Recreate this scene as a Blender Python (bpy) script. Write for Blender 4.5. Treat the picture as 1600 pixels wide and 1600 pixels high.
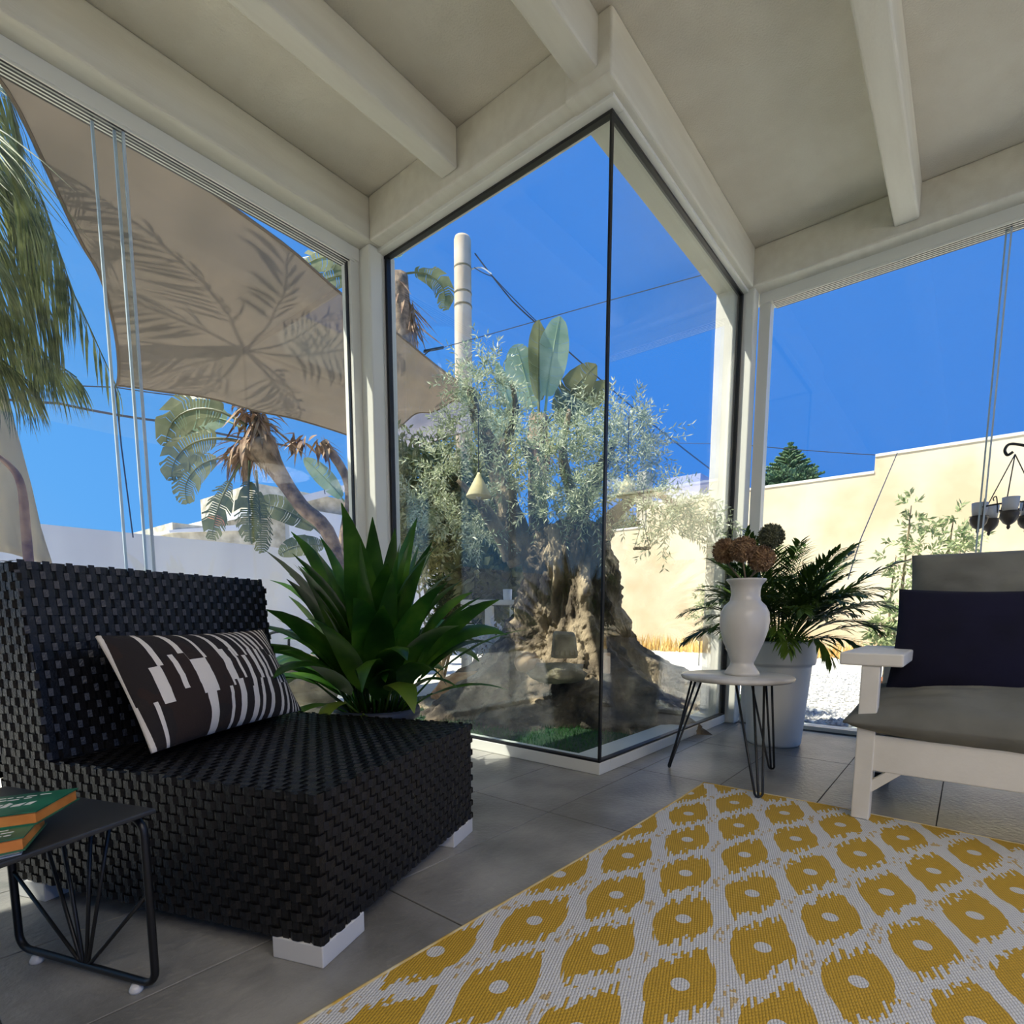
import bpy, bmesh, math, random
from mathutils import Vector, Matrix, noise, Quaternion
V = Vector
PI = math.pi
for o in list(bpy.data.objects): bpy.data.objects.remove(o)
S = bpy.context.scene
COL = S.collection
rnd = random.Random(7)

# ---------------------------------------------------------------- camera
EYE = V((0, 0, .75)); YAW, PITCH, ROLL = math.radians(38.982), math.radians(6.5686), math.radians(.1727)
FPX, PX, PY = 863.454, 814.06, 1061.96
FW = V((math.cos(YAW)*math.cos(PITCH), math.sin(YAW)*math.cos(PITCH), -math.sin(PITCH)))
RT0 = V((math.sin(YAW), -math.cos(YAW), 0)); UP0 = RT0.cross(FW)
RT = RT0*math.cos(ROLL)+UP0*math.sin(ROLL); UP = -RT0*math.sin(ROLL)+UP0*math.cos(ROLL)
cd = bpy.data.cameras.new('camera'); cam = bpy.data.objects.new('camera', cd); COL.objects.link(cam)
m = Matrix((RT, UP, -FW)).transposed().to_4x4(); m.translation = EYE; cam.matrix_world = m
cd.sensor_width = 36; cd.sensor_fit = 'HORIZONTAL'; cd.lens = FPX/1600*36
cd.shift_x = (800-PX)/1600; cd.shift_y = (PY-800)/1600
cd.clip_start = .02; cd.clip_end = 300
S.camera = cam
def ray(u, v): return FW+RT*((u-PX)/FPX)-UP*((v-PY)/FPX)
def at(u, v, D):                     # world point at horizontal distance D
    d = ray(u, v); return EYE+d*(D/math.hypot(d.x, d.y))
def atz(u, v, z=0): d = ray(u, v); return EYE+d*((z-EYE.z)/d.z)
def aty(u, v, y): d = ray(u, v); return EYE+d*(y/d.y)
def atx(u, v, x): d = ray(u, v); return EYE+d*(x/d.x)

# ---------------------------------------------------------------- light
S.view_settings.view_transform = 'Standard'; S.view_settings.look = 'None'
S.view_settings.gamma = 1; S.view_settings.exposure = 0; S.view_settings.use_curve_mapping = False
def lin(c):
    return tuple(((x/255)/12.92 if x/255 <= .04045 else (((x/255)+.055)/1.055)**2.4) for x in c)
SUN = V((-.55, .50, 1.05)).normalized()
w = bpy.data.worlds.new('sky'); S.world = w; w.use_nodes = True
nt = w.node_tree; N = nt.nodes; Lk = nt.links
bg = N['Background']
tc = N.new('ShaderNodeTexCoord')
dot = N.new('ShaderNodeVectorMath'); dot.operation = 'DOT_PRODUCT'; dot.inputs[1].default_value = V((SUN.x, SUN.y, -.55)).normalized()
Lk.new(tc.outputs['Generated'], dot.inputs[0])
cr = N.new('ShaderNodeValToRGB'); e = cr.color_ramp.elements
e[0].position = .30; e[0].color = (*lin((70, 142, 238)), 1)
e[1].position = 1.0; e[1].color = (*lin((165, 215, 255)), 1)
k = e.new(.62); k.color = (*lin((104, 178, 252)), 1)
mr = N.new('ShaderNodeMapRange'); mr.inputs['From Min'].default_value = -1; Lk.new(dot.outputs['Value'], mr.inputs['Value'])
Lk.new(mr.outputs['Result'], cr.inputs['Fac']); Lk.new(cr.outputs['Color'], bg.inputs['Color'])
bg.inputs['Strength'].default_value = 1.0
sl = bpy.data.lights.new('sun', 'SUN'); sl.energy = 9.6; sl.angle = .009; sl.color = (1, .93, .82)
so = bpy.data.objects.new('sun', sl); COL.objects.link(so); so.rotation_euler = SUN.to_track_quat('Z', 'Y').to_euler()
# added warm fill lights, unseen behind the camera, to brighten the interior
for nm, x, y, p in (('fill_light', -1.0, -1.5, 48), ('fill_light', .45, -2.0, 40)):
    al = bpy.data.lights.new(nm, 'AREA'); al.shape = 'DISK'; al.size = 1.2; al.energy = p; al.color = (1, .88, .74)
    ao = bpy.data.objects.new(nm, al); COL.objects.link(ao); ao.location = (x, y, 2.75)

# ---------------------------------------------------------------- helpers
class MB:
    def __init__(s): s.v = []; s.f = []
    def add(s, vs, fs):
        n = len(s.v); s.v += [tuple(p) for p in vs]; s.f += [tuple(i+n for i in f) for f in fs]; return s
    def box(s, x0, x1, y0, y1, z0, z1):
        return s.add([(x, y, z) for z in (z0, z1) for y in (y0, y1) for x in (x0, x1)],
                     [(0, 2, 3, 1), (4, 5, 7, 6), (0, 1, 5, 4), (2, 6, 7, 3), (0, 4, 6, 2), (1, 3, 7, 5)])
    def hexa(s, b, t):               # bottom quad, top quad (same winding, ccw from above)
        return s.add(list(b)+list(t), [(3, 2, 1, 0), (4, 5, 6, 7), (0, 1, 5, 4), (1, 2, 6, 5), (2, 3, 7, 6), (3, 0, 4, 7)])
    def beam(s, a, b, w, h, up=(0, 0, 1)):
        a = V(a); b = V(b); d = (b-a).normalized(); u = V(up)
        sd = d.cross(u).normalized()*w/2; u = sd.cross(d).normalized()*h/2
        q = [-sd-u, sd-u, sd+u, -sd+u]
        return s.add([a+x for x in q]+[b+x for x in q], [(0, 1, 2, 3), (7, 6, 5, 4), (0, 4, 5, 1), (1, 5, 6, 2), (2, 6, 7, 3), (3, 7, 4, 0)])
    def tube(s, pts, r, n=8, cap=True, closed=False):
        pts = [V(p) for p in pts]; k = len(pts); rs = r if isinstance(r, (list, tuple)) else [r]*k
        n0 = len(s.v); prev = None
        for i, p in enumerate(pts):
            if closed: t = pts[(i+1) % k]-pts[i-1]
            else: t = pts[min(i+1, k-1)]-pts[max(i-1, 0)]
            t.normalize()
            if prev is None: x = t.orthogonal().normalized()
            else:
                x = prev-t*prev.dot(t)
                x = x.normalized() if x.length > 1e-6 else t.orthogonal().normalized()
            prev = x; y = t.cross(x)
            for j in range(n):
                a = 2*PI*j/n; s.v.append(tuple(p+(x*math.cos(a)+y*math.sin(a))*rs[i]))
        for i in range(k if closed else k-1):
            i2 = (i+1) % k
            for j in range(n):
                s.f.append((n0+i*n+j, n0+i*n+(j+1) % n, n0+i2*n+(j+1) % n, n0+i2*n+j))
        if cap and not closed:
            s.f.append(tuple(n0+j for j in reversed(range(n)))); s.f.append(tuple(n0+(k-1)*n+j for j in range(n)))
        return s
    def lathe(s, prof, n=40, c=(0, 0, 0)):
        n0 = len(s.v); c = V(c)
        for r, z in prof:
            for j in range(n):
                a = 2*PI*j/n; s.v.append((c.x+r*math.cos(a), c.y+r*math.sin(a), c.z+z))
        for i in range(len(prof)-1):
            for j in range(n):
                s.f.append((n0+i*n+j, n0+i*n+(j+1) % n, n0+(i+1)*n+(j+1) % n, n0+(i+1)*n+j))
        s.f.append(tuple(n0+j for j in reversed(range(n)))); s.f.append(tuple(n0+(len(prof)-1)*n+j for j in range(n)))
        return s
    def blob(s, c, r, seed=0, amp=.25, fr=2., nu=14, nv=9, sc=(1, 1, 1)):
        n0 = len(s.v); c = V(c); o = V((seed*3.1, seed*1.7, seed*.9))
        for i in range(nv+1):
            th = PI*i/nv
            for j in range(nu):
                a = 2*PI*j/nu; d = V((math.sin(th)*math.cos(a), math.sin(th)*math.sin(a), math.cos(th)))
                k = r*(1+amp*noise.noise(d*fr+o)); s.v.append((c.x+d.x*k*sc[0], c.y+d.y*k*sc[1], c.z+d.z*k*sc[2]))
        for i in range(nv):
            for j in range(nu):
                s.f.append((n0+i*nu+j, n0+(i+1)*nu+j, n0+(i+1)*nu+(j+1) % nu, n0+i*nu+(j+1) % nu))
        return s
    def build(s, name, mat, parent=None, smooth=False, bevel=0, seg=2):
        me = bpy.data.meshes.new(name); me.from_pydata(s.v, [], s.f)
        if smooth:
            for p in me.polygons: p.use_smooth = True
        me.materials.append(mat); me.validate(); me.update()
        o = bpy.data.objects.new(name, me); COL.objects.link(o)
        if parent is not None: o.parent = parent
        if bevel:
            b = o.modifiers.new('bevel', 'BEVEL'); b.width = bevel; b.segments = seg; b.limit_method = 'ANGLE'
        return o
def tag(o, label=None, cat=None, group=None, kind=None):
    for k_, v_ in (('label', label), ('category', cat), ('group', group), ('kind', kind)):
        if v_: o[k_] = v_
    return o
def thing(name, label, cat, loc=(0, 0, 0), rz=0, group=None):
    o = bpy.data.objects.new(name, None); COL.objects.link(o); o.location = loc; o.rotation_euler = (0, 0, rz)
    o.empty_display_size = .1
    return tag(o, label, cat, group)
def struct(o): o['kind'] = 'structure'; return o
def dup(o, parent=None):
    c = o.copy(); COL.objects.link(c)
    if parent: c.parent = parent
    return c

def mat(name, c1, c2=None, scale=4., rough=.6, bump=0., bscale=40., metal=0., spec=None, trl=0., coord='Object', detail=4., stretch=None, ramp=(.35, .65), rvar=0., c3=None):
    m = bpy.data.materials.new(name); m.use_nodes = True; nt = m.node_tree; n = nt.nodes; l = nt.links
    b = n['Principled BSDF']; b.inputs['Roughness'].default_value = rough; b.inputs['Metallic'].default_value = metal
    if spec is not None: b.inputs['Specular IOR Level'].default_value = spec
    if coord == 'World': src = n.new('ShaderNodeNewGeometry').outputs['Position']
    else: src = n.new('ShaderNodeTexCoord').outputs['Object']
    if stretch:
        mp = n.new('ShaderNodeMapping'); mp.inputs['Scale'].default_value = stretch; l.new(src, mp.inputs['Vector']); src = mp.outputs['Vector']
    col = None
    if c2 is not None:
        nz = n.new('ShaderNodeTexNoise'); nz.inputs['Scale'].default_value = scale; nz.inputs['Detail'].default_value = detail
        l.new(src, nz.inputs['Vector'])
        r = n.new('ShaderNodeValToRGB'); r.color_ramp.elements[0].position = ramp[0]; r.color_ramp.elements[1].position = ramp[1]
        r.color_ramp.elements[0].color = (*lin(c1), 1); r.color_ramp.elements[1].color = (*lin(c2), 1)
        if c3:
            q = r.color_ramp.elements.new((ramp[0]+ramp[1])/2); q.color = (*lin(c3), 1)
        l.new(nz.outputs['Fac'], r.inputs['Fac']); col = r.outputs['Color']
        if rvar:
            oi = n.new('ShaderNodeObjectInfo'); hs = n.new('ShaderNodeHueSaturation')
            mr = n.new('ShaderNodeMapRange'); mr.inputs['To Min'].default_value = 1-rvar; mr.inputs['To Max'].default_value = 1+rvar
            l.new(oi.outputs['Random'], mr.inputs['Value']); l.new(mr.outputs['Result'], hs.inputs['Value']); l.new(col, hs.inputs['Color']); col = hs.outputs['Color']
        l.new(col, b.inputs['Base Color'])
    else: b.inputs['Base Color'].default_value = (*lin(c1), 1)
    if bump:
        nb = n.new('ShaderNodeTexNoise'); nb.inputs['Scale'].default_value = bscale; nb.inputs['Detail'].default_value = 5
        l.new(src, nb.inputs['Vector']); bp = n.new('ShaderNodeBump'); bp.inputs['Strength'].default_value = bump; bp.inputs['Distance'].default_value = .02
        l.new(nb.outputs['Fac'], bp.inputs['Height']); l.new(bp.outputs['Normal'], b.inputs['Normal'])
    if trl:
        t = n.new('ShaderNodeBsdfTranslucent'); mx = n.new('ShaderNodeMixShader'); mx.inputs['Fac'].default_value = trl
        if col: l.new(col, t.inputs['Color'])
        else: t.inputs['Color'].default_value = (*lin(c1), 1)
        l.new(b.outputs['BSDF'], mx.inputs[1]); l.new(t.outputs['BSDF'], mx.inputs[2])
        l.new(mx.outputs['Shader'], n['Material Output'].inputs['Surface'])
    return m
def glass_mat(name, tint=(.95, .975, .97)):
    m = bpy.data.materials.new(name); m.use_nodes = True; nt = m.node_tree; n = nt.nodes; l = nt.links
    n.remove(n['Principled BSDF'])
    tr = n.new('ShaderNodeBsdfTransparent'); tr.inputs['Color'].default_value = (*tint, 1)
    gl = n.new('ShaderNodeBsdfGlossy'); gl.inputs['Roughness'].default_value = 0.; gl.inputs['Color'].default_value = (1, 1, 1, 1)
    lw = n.new('ShaderNodeLayerWeight'); lw.inputs['Blend'].default_value = .5
    pw = n.new('ShaderNodeMath'); pw.operation = 'POWER'; pw.inputs[1].default_value = 5; l.new(lw.outputs['Facing'], pw.inputs[0])
    fr = n.new('ShaderNodeMath'); fr.operation = 'MULTIPLY_ADD'; fr.inputs[1].default_value = .96; fr.inputs[2].default_value = .04; l.new(pw.outputs[0], fr.inputs[0])
    mx = n.new('ShaderNodeMixShader'); l.new(fr.outputs[0], mx.inputs['Fac']); l.new(tr.outputs['BSDF'], mx.inputs[1]); l.new(gl.outputs['BSDF'], mx.inputs[2])
    l.new(mx.outputs['Shader'], n['Material Output'].inputs['Surface'])
    return m

MAT = {}
MAT['beam'] = mat('painted_wood', (212, 208, 192), (219, 216, 201), 3, .55, .10, 30, stretch=(1, 6, 6))
MAT['frame'] = mat('white_aluminium', (222, 222, 212), None, rough=.35)
MAT['ceil'] = mat('ceiling_plaster', (212, 206, 190), (219, 214, 199), 5, .9, .25, 120)
MAT['seal'] = mat('black_seal', (14, 15, 18), None, rough=.4)
MAT['glass'] = glass_mat('window_glass')
MAT['edge'] = mat('glass_edge', (190, 205, 215), None, rough=.3)
MAT['grout'] = mat('grout', (70, 70, 68), None, rough=.9)
MAT['tile'] = mat('stone_tile', (112, 111, 107), (154, 152, 146), 3.2, .34, .16, 50, coord='World', rvar=.05, detail=12, c3=(132, 131, 127))
MAT['white'] = mat('white_paint', (226, 222, 210), (235, 231, 220), 6, .5, .05, 60)
MAT['black_metal'] = mat('black_metal', (16, 17, 19), None, rough=.42)
MAT['wicker'] = mat('wicker_strand', (10, 10, 12), (18, 18, 21), 30, .36, .15, 200)
MAT['wicker_dark'] = mat('wicker_gap', (5, 5, 7), None, rough=.8)
MAT['leaf_dark'] = mat('aspidistra_leaf', (34, 74, 24), (84, 126, 40), 6, .32, trl=.42, rvar=.3, c3=(52, 98, 28))
MAT['leaf_pale'] = mat('aspidistra_pale_leaf', (84, 116, 36), (118, 138, 52), 6, .4, trl=.3)
MAT['palm_leaf'] = mat('chamaedorea_leaf', (40, 70, 26), (98, 124, 46), 5, .4, trl=.38, rvar=.3)
MAT['olive_leaf'] = mat('olive_leaf', (120, 136, 96), (228, 232, 204), 14, .5, trl=.40, detail=6, c3=(172, 182, 146))
MAT['bush_leaf'] = mat('bush_leaf', (104, 108, 58), (226, 220, 168), 9, .6, trl=.42, detail=6, c3=(164, 164, 104))
MAT['bark'] = mat('olive_bark', (58, 50, 40), (168, 152, 124), 5, .95, 1.0, 34, stretch=(1, 1, .5), detail=10, c3=(104, 92, 74))
MAT['rock'] = mat('rock', (120, 108, 86), (190, 175, 145), 5, .9, .8, 14, detail=8)
MAT['grass'] = mat('lawn_blade', (26, 70, 26), (52, 110, 40), 12, .7, trl=.2)
MAT['soil'] = mat('lawn_base', (24, 52, 24), (38, 66, 30), 20, .9)
MAT['ground'] = mat('pale_terrace', (206, 200, 186), (226, 221, 208), 2, .8, .1, 40)
MAT['gravel'] = mat('gravel', (150, 148, 146), (222, 220, 214), 30, .9)
MAT['wall_cream'] = mat('cream_plaster', (212, 190, 152), (232, 216, 184), .9, .9, .35, 5, detail=8, coord='World', c3=(226, 207, 172))
MAT['wall_grey'] = mat('weathered_white_plaster', (214, 214, 216), (232, 232, 232), 1.2, .9, .15, 8, coord='World', stretch=(1, 1, .25))
MAT['stone_wall'] = mat('stone_masonry', (176, 164, 134), (222, 212, 186), 5, .9, .5, 9, detail=8)
MAT['sail'] = mat('shade_cloth', (122, 112, 100), (134, 122, 109), 2, .9, trl=.18)
MAT['sail_b'] = mat('pale_shade_cloth', (164, 156, 158), (176, 168, 170), 2, .85, trl=.35)
MAT['canvas'] = mat('cream_canvas', (222, 208, 172), (234, 222, 190), 2, .9, .1, 12, trl=.25)
MAT['strel_leaf'] = mat('strelitzia_leaf', (88, 96, 52), (150, 150, 96), 3, .45, trl=.3, rvar=.2)
MAT['strel_pale'] = mat('strelitzia_pale_leaf', (142, 172, 134), (188, 208, 172), 3, .45, trl=.25)
MAT['strel_brown'] = mat('dead_frond', (112, 76, 52), (184, 150, 112), 6, .8)
MAT['strel_trunk'] = mat('fibrous_trunk', (104, 84, 66), (176, 150, 120), 8, .9, .6, 18)
MAT['frond'] = mat('drooping_palm_leaf', (58, 80, 40), (170, 176, 112), 9, .5, trl=.25, rvar=.2)
MAT['pole'] = mat('concrete_pole', (206, 180, 148), (226, 204, 174), 1.5, .9, .2, 6)
MAT['cable'] = mat('cable', (40, 46, 66), None, rough=.6)
MAT['fabric_grey'] = mat('grey_slipcover', (108, 108, 100), (124, 124, 115), 5, .95, .75, 5)
MAT['navy'] = mat('navy_fabric', (8, 7, 32), (12, 10, 40), 6, .95, .12, 10)
MAT['vase'] = mat('cream_ceramic', (214, 208, 196), (224, 219, 208), 4, .28)
MAT['dry'] = mat('dried_floret', (112, 84, 60), (170, 140, 104), 40, .9)
MAT['dry_green'] = mat('dried_green_floret', (78, 82, 60), (120, 122, 92), 40, .9)
MAT['stem'] = mat('dry_stem', (120, 104, 78), (150, 134, 100), 10, .8)
MAT['pot_white'] = mat('white_resin_pot', (222, 222, 218), None, rough=.4)
MAT['pot_dark'] = mat('slate_blue_pot', (52, 58, 70), (60, 66, 78), 6, .5)
MAT['earth'] = mat('potting_soil', (30, 22, 18), (58, 44, 34), 30, 1)
MAT['terracotta'] = mat('terracotta', (196, 120, 84), (212, 140, 100), 6, .8)
MAT['clay'] = mat('clay_jar', (196, 158, 118), (214, 178, 138), 8, .7)
MAT['lamp_cone'] = mat('straw_shade', (226, 214, 160), (240, 230, 186), 12, .8, trl=.3)
MAT['wax'] = mat('candle_glass', (235, 228, 222), None, rough=.3, trl=.3)
MAT['dry_grass'] = mat('dry_grass', (206, 164, 84), (230, 200, 130), 8, .9)
MAT['thatch'] = mat('reed_thatch', (176, 150, 104), (214, 192, 144), 12, .9)
MAT['page'] = mat('book_pages', (226, 206, 170), (240, 226, 200), 30, .8)
MAT['cover'] = mat('green_book_cover', (20, 84, 62), (40, 116, 88), 20, .3)
MAT['orange'] = mat('orange_book_edge', (196, 118, 50), (214, 138, 66), 20, .5)
MAT['paper'] = mat('white_paper', (222, 220, 212), None, rough=.6)
MAT['araucaria'] = mat('araucaria_needles', (44, 78, 52), (96, 124, 72), 3, .7)
MAT['shrub'] = mat('wall_shrub_leaf', (110, 130, 80), (196, 204, 150), 10, .6, trl=.25)
MAT['agave'] = mat('agave_leaf', (90, 112, 80), (130, 150, 110), 6, .5)
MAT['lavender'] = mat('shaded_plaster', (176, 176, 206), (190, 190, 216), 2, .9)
MAT['tabletop'] = mat('marbled_top', (186, 180, 166), (222, 218, 208), 7, .3, detail=8)
MAT['foot'] = mat('satin_foot', (206, 206, 204), None, rough=.3)
MAT['side_top'] = mat('charcoal_tabletop', (38, 40, 42), (48, 50, 52), 6, .38)

# ---------------------------------------------------------------- setting
ZC = 3.10
fl = struct(MB().box(-2.5, 2.24, -3, 3.05, -.06, -.004).box(2.24, 4.12, -3, 1.36, -.06, -.004).build('floor', MAT['grout']))
tile_me = None
xs = [.128+.7695*i for i in range(-2, 6)]; ys = [1.2105+.389*j for j in range(-6, 6)]
for i in range(len(xs)-1):
    for j in range(len(ys)-1):
        x0, x1, y0, y1 = xs[i]+.002, xs[i+1]-.002, ys[j]+.002, ys[j+1]-.002
        if x0 >= 2.2 and y1 > 1.36: y1 = 1.33
        if y0 > 1.3 and x1 > 2.24: x1 = 2.22
        if x1 > 4.1: x1 = 4.06
        if y1 > 3.02: y1 = 2.97
        if x1-x0 < .03 or y1-y0 < .03: continue
        t = MB().box(x0, x1, y0, y1, -.004, 0).build('tile', MAT['tile'], fl, bevel=.0012, seg=1)
struct(MB().box(-2.5, 2.3, -3, 3.34, ZC, ZC+.14).box(2.3, 4.2, -3, 1.42, ZC, ZC+.14).build('ceiling', MAT['ceil']))
def trim(n, x0, x1, y0, y1, z0, z1, bev=.012, mt='beam'):
    return struct(MB().box(x0, x1, y0, y1, z0, z1).build('trim_%d' % n, MAT[mt], bevel=bev, seg=3))
trim(1, -2.5, 2.30, 2.82, 3.1, 2.87, ZC)                # beam along the left wall
trim(2, 2.10, 2.30, 1.262, 2.82, 2.865, ZC)              # beam over the left pane of the glass corner
trim(3, 2.09, 3.92, 1.25, 1.47, 2.861, ZC)             # beam over the right pane
trim(4, 3.92, 4.2, -3, 1.45, 2.865, ZC)                 # beam along the right wall
for i, (a, b, y0, y1) in enumerate(((-2.5, 2.1, 2.105, 2.215), (-2.5, 2.1, 1.311, 1.43), (-2.5, 3.92, .382, .498), (-2.5, 3.92, -.55, -.43), (-2.5, 3.92, -1.5, -1.38))):
    trim(5+i, a, b, y0, y1, 2.91, ZC)
trim(10, 2.11, 2.2, 2.835, 2.985, 0, 2.87, .01, 'frame')      # corner posts
trim(11, 3.93, 4.03, 1.245, 1.33, 0, 2.87, .01, 'frame')
trim(12, 3.86, 4.06, 1.35, 1.47, -.05, 2.87, .006, 'white')
trim(13, 2.2, 2.3, 2.84, 2.98, 0, 2.87, .01, 'frame')
struct(MB().box(-2.6, -2.5, -3, 3.34, 0, ZC).build('wall_back', mat('back_plaster', (150, 140, 124), (160, 150, 134), 3, .9)))
# left glazed wall
w1 = struct(MB().box(-2.5, 2.11, 2.93, 3.04, 2.80, 2.87).build('window_1', MAT['frame'], bevel=.004))
for y in (2.942, 2.962, 2.982, 3.002, 3.022): MB().box(-2.5, 2.08, y, y+.012, 2.7905, 2.806).build('track_groove', MAT['seal'], w1)
for y in (2.934, 2.954, 2.974, 2.994, 3.014): MB().box(-2.5, 2.08, y, y+.008, 2.790, 2.806).build('track_rail', MAT['frame'], w1)
MB().box(-2.5, 2.2, 2.94, 3.05, 0, .03).build('bottom_track', MAT['frame'], w1)
MB().box(2.055, 2.11, 2.94, 3.03, 0, 2.80).build('jamb', MAT['frame'], w1)
MB().box(2.050, 2.055, 2.966, 2.992, .03, 2.80).build('seal', MAT['seal'], w1)
for x0, x1, y in ((-.8, .955, 2.955), (.925, 2.048, 2.975), (-2.5, -.77, 2.975)):
    MB().box(x0, x1, y, y+.010, .03, 2.79).build('pane', MAT['glass'], w1)
for x, y in ((.953, 2.955), (.927, 2.975), (.855, 2.996)):  # two pane edges; third strip is a thin reflection line built as a solid
    MB().box(x-.005, x+.005, y-.001, y+.011, .03, 2.79).build('pane_strip', MAT['edge'], w1)
# glass corner, left pane (along Y) and right pane (along X)
GX, GY = 2.216, 1.3145
w2 = struct(MB().box(GX-.045, GX+.04, GY-.03, 2.84, 2.846, 2.872).build('window_2', MAT['frame'], bevel=.003))
MB().box(GX+.012, GX+.024, GY+.008, 2.84, .063, 2.846).build('pane', MAT['glass'], w2)
MB().box(GX, GX+.03, GY, 2.84, 2.832, 2.847).build('top_seal', MAT['seal'], w2)
MB().box(GX, GX+.03, GY, 2.84, .060, .071).build('bottom_seal', MAT['seal'], w2)
MB().box(GX, GX+.03, 2.815, 2.835, .065, 2.846).build('side_seal', MAT['seal'], w2)
MB().box(GX+.002, GX+.020, GY+.002, GY+.012, .065, 2.846).build('corner_seal', MAT['seal'], w2)
MB().box(GX-.002, GX+.10, GY-.002, 2.93, 0, .061).build('sill', MAT['frame'], w2, bevel=.004)
w3 = struct(MB().box(GX+.04, 3.93, GY-.03, GY+.04, 2.846, 2.872).build('window_3', MAT['frame'], bevel=.003))
MB().box(GX+.026, 3.93, GY+.010, GY+.022, .063, 2.846).build('pane', MAT['glass'], w3)
MB().box(GX+.03, 3.93, GY, GY+.03, 2.834, 2.847).build('top_seal', MAT['seal'], w3)
MB().box(GX+.03, 3.93, GY, GY+.03, .060, .070).build('bottom_seal', MAT['seal'], w3)
MB().box(3.905, 3.93, GY, GY+.03, .065, 2.846).build('side_seal', MAT['seal'], w3)
MB().box(GX+.10, 4.06, GY-.002, GY+.19, 0, .058).build('sill', MAT['frame'], w3, bevel=.004)
# right glazed wall
w4 = struct(MB().box(4.03, 4.14, -3, 1.245, 2.80, 2.87).build('window_4', MAT['frame'], bevel=.004))
for x in (4.042, 4.062, 4.082, 4.102, 4.122): MB().box(x, x+.012, -3, 1.16, 2.7905, 2.806).build('track_groove', MAT['seal'], w4)
for x in (4.034, 4.054, 4.074, 4.094, 4.114): MB().box(x, x+.008, -3, 1.16, 2.790, 2.806).build('track_rail', MAT['frame'], w4)
MB().box(4.04, 4.15, -3, 1.245, 0, .025).build('bottom_track', MAT['frame'], w4)
MB().box(4.045, 4.12, 1.175, 1.245, 0, 2.80).build('jamb', MAT['frame'], w4)
for y0, y1, x in ((-.015, 1.18, 4.075), (-1.5, .01, 4.095), (-3, -1.47, 4.075)):
    MB().box(x, x+.010, y0, y1, .025, 2.79).build('pane', MAT['glass'], w4)
for y, x in ((-.013, 4.075), (.008, 4.095)):
    MB().box(x-.001, x+.011, y-.004, y+.004, .025, 2.79).build('pane_strip', MAT['edge'], w4)
# garden ground, boundary walls
struct(MB().box(-14, 20, -14, 24, -.25, -.05).build('ground', MAT['ground']))
struct(MB().box(-14, 13.2, 9, 9.25, -.05, 1.86).build('wall_left', MAT['wall_grey']))
wr = struct(MB().box(13, 13.25, -9, 1.68, -.05, 3.84).box(13, 13.25, 1.68, 6.5, -.05, 3.53).box(13, 13.25, 6.5, 9.2, -.05, 2.96).build('wall_right', MAT['wall_cream']))
MB().box(12.98, 13.28, -9, 1.68, 3.84, 3.89).box(12.98, 13.28, 1.68, 6.5, 3.53, 3.58).box(12.98, 13.28, 6.5, 9.2, 2.96, 3.0).build('coping', MAT['white'], wr)

# ================================================================ INSIDE
# ---------------------------------------------------------------- woven lounge chair
def weave(mb, o, u, v, nu, nv, cw, ch, nrm, h=.005, keep=None):
    o = V(o); u = V(u).normalized(); v = V(v).normalized(); nrm = V(nrm).normalized()
    for i in range(nu):
        for j in range(nv):
            if keep and not keep((i+.5)*cw, (j+.5)*ch): continue
            c = o+u*((i+.5)*cw)+v*((j+.5)*ch)
            if (i+j) % 2 == 0: a, b, la, lb, k = u, v, cw*.60, ch*.43, h
            else: a, b, la, lb, k = v, u, ch*.60, cw*.30, h*.1
            vs = []
            for t, z in ((-1, -.2), (-.45, .9), (.45, .9), (1, -.2)):
                for sg in (-1, 1): vs.append(c+a*(t*la)+b*(sg*lb)+nrm*(k*z))
            fs = [(0, 2, 3, 1), (2, 4, 5, 3), (4, 6, 7, 5)]
            if (a.cross(b)).dot(nrm) < 0: fs = [tuple(reversed(f)) for f in fs]
            mb.add(vs, fs)
CH = thing('lounge_chair', 'armless black woven wicker lounge chair on satin block feet', 'chair', (.591, 1.018, 0), math.radians(20.7))
W_, D_, SZ, BT = .805, 1.0, .385, .883
body = MB().box(.006, W_-.006, .006, D_-.006, .05, SZ-.006)
body.build('seat_base', MAT['wicker_dark'], CH)
yb0, yb1 = .800, .858               # leaning front of the backrest
bk = MB().hexa([(.006, yb0+.006, SZ-.01), (W_-.006, yb0+.006, SZ-.01), (W_-.006, D_-.006, SZ-.01), (.006, D_-.006, SZ-.01)],
               [(.006, yb1+.006, BT-.006), (W_-.006, yb1+.006, BT-.006), (W_-.006, D_+.024, BT-.006), (.006, D_+.024, BT-.006)])
bk.build('backrest', MAT['wicker_dark'], CH)
cw, chh = .0277, .0223
def panel(nm, *a, **k):
    b = MB(); weave(b, *a, **k); o = b.build(nm, MAT['wicker'], CH); o['kind'] = 'stuff'; return o
panel('seat_front_weave', (0, .003, .05), (1, 0, 0), (0, 0, 1), 29, 15, cw, chh, (0, -1, 0))
panel('seat_top_weave', (0, 0, SZ-.004), (1, 0, 0), (0, 1, 0), 29, 36, cw, chh, (0, 0, 1), h=.004)
for x, n in ((.003, -1), (W_-.003, 1)):
    b = MB(); weave(b, (x, 0, .05), (0, 1, 0), (0, 0, 1), 36, 15, cw, chh, (n, 0, 0))
    slope = (yb1-yb0)/(BT-SZ)
    weave(b, (x, .79, SZ), (0, 1, 0), (0, 0, 1), 9, 22, cw, chh, (n, 0, 0), keep=lambda a, z: yb0+slope*z+.004 < .79+a < D_+.024*z/.5)
    o = b.build('side_weave', MAT['wicker'], CH); o['kind'] = 'stuff'
bl = V((0, yb1-yb0, BT-SZ)); bn = V((0, -(BT-SZ), yb1-yb0)).normalized()
panel('backrest_front_weave', V((0, yb0+.002, SZ))-bn*.0, (1, 0, 0), bl, 29, 22, cw, bl.length/22, bn, h=.004)
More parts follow.
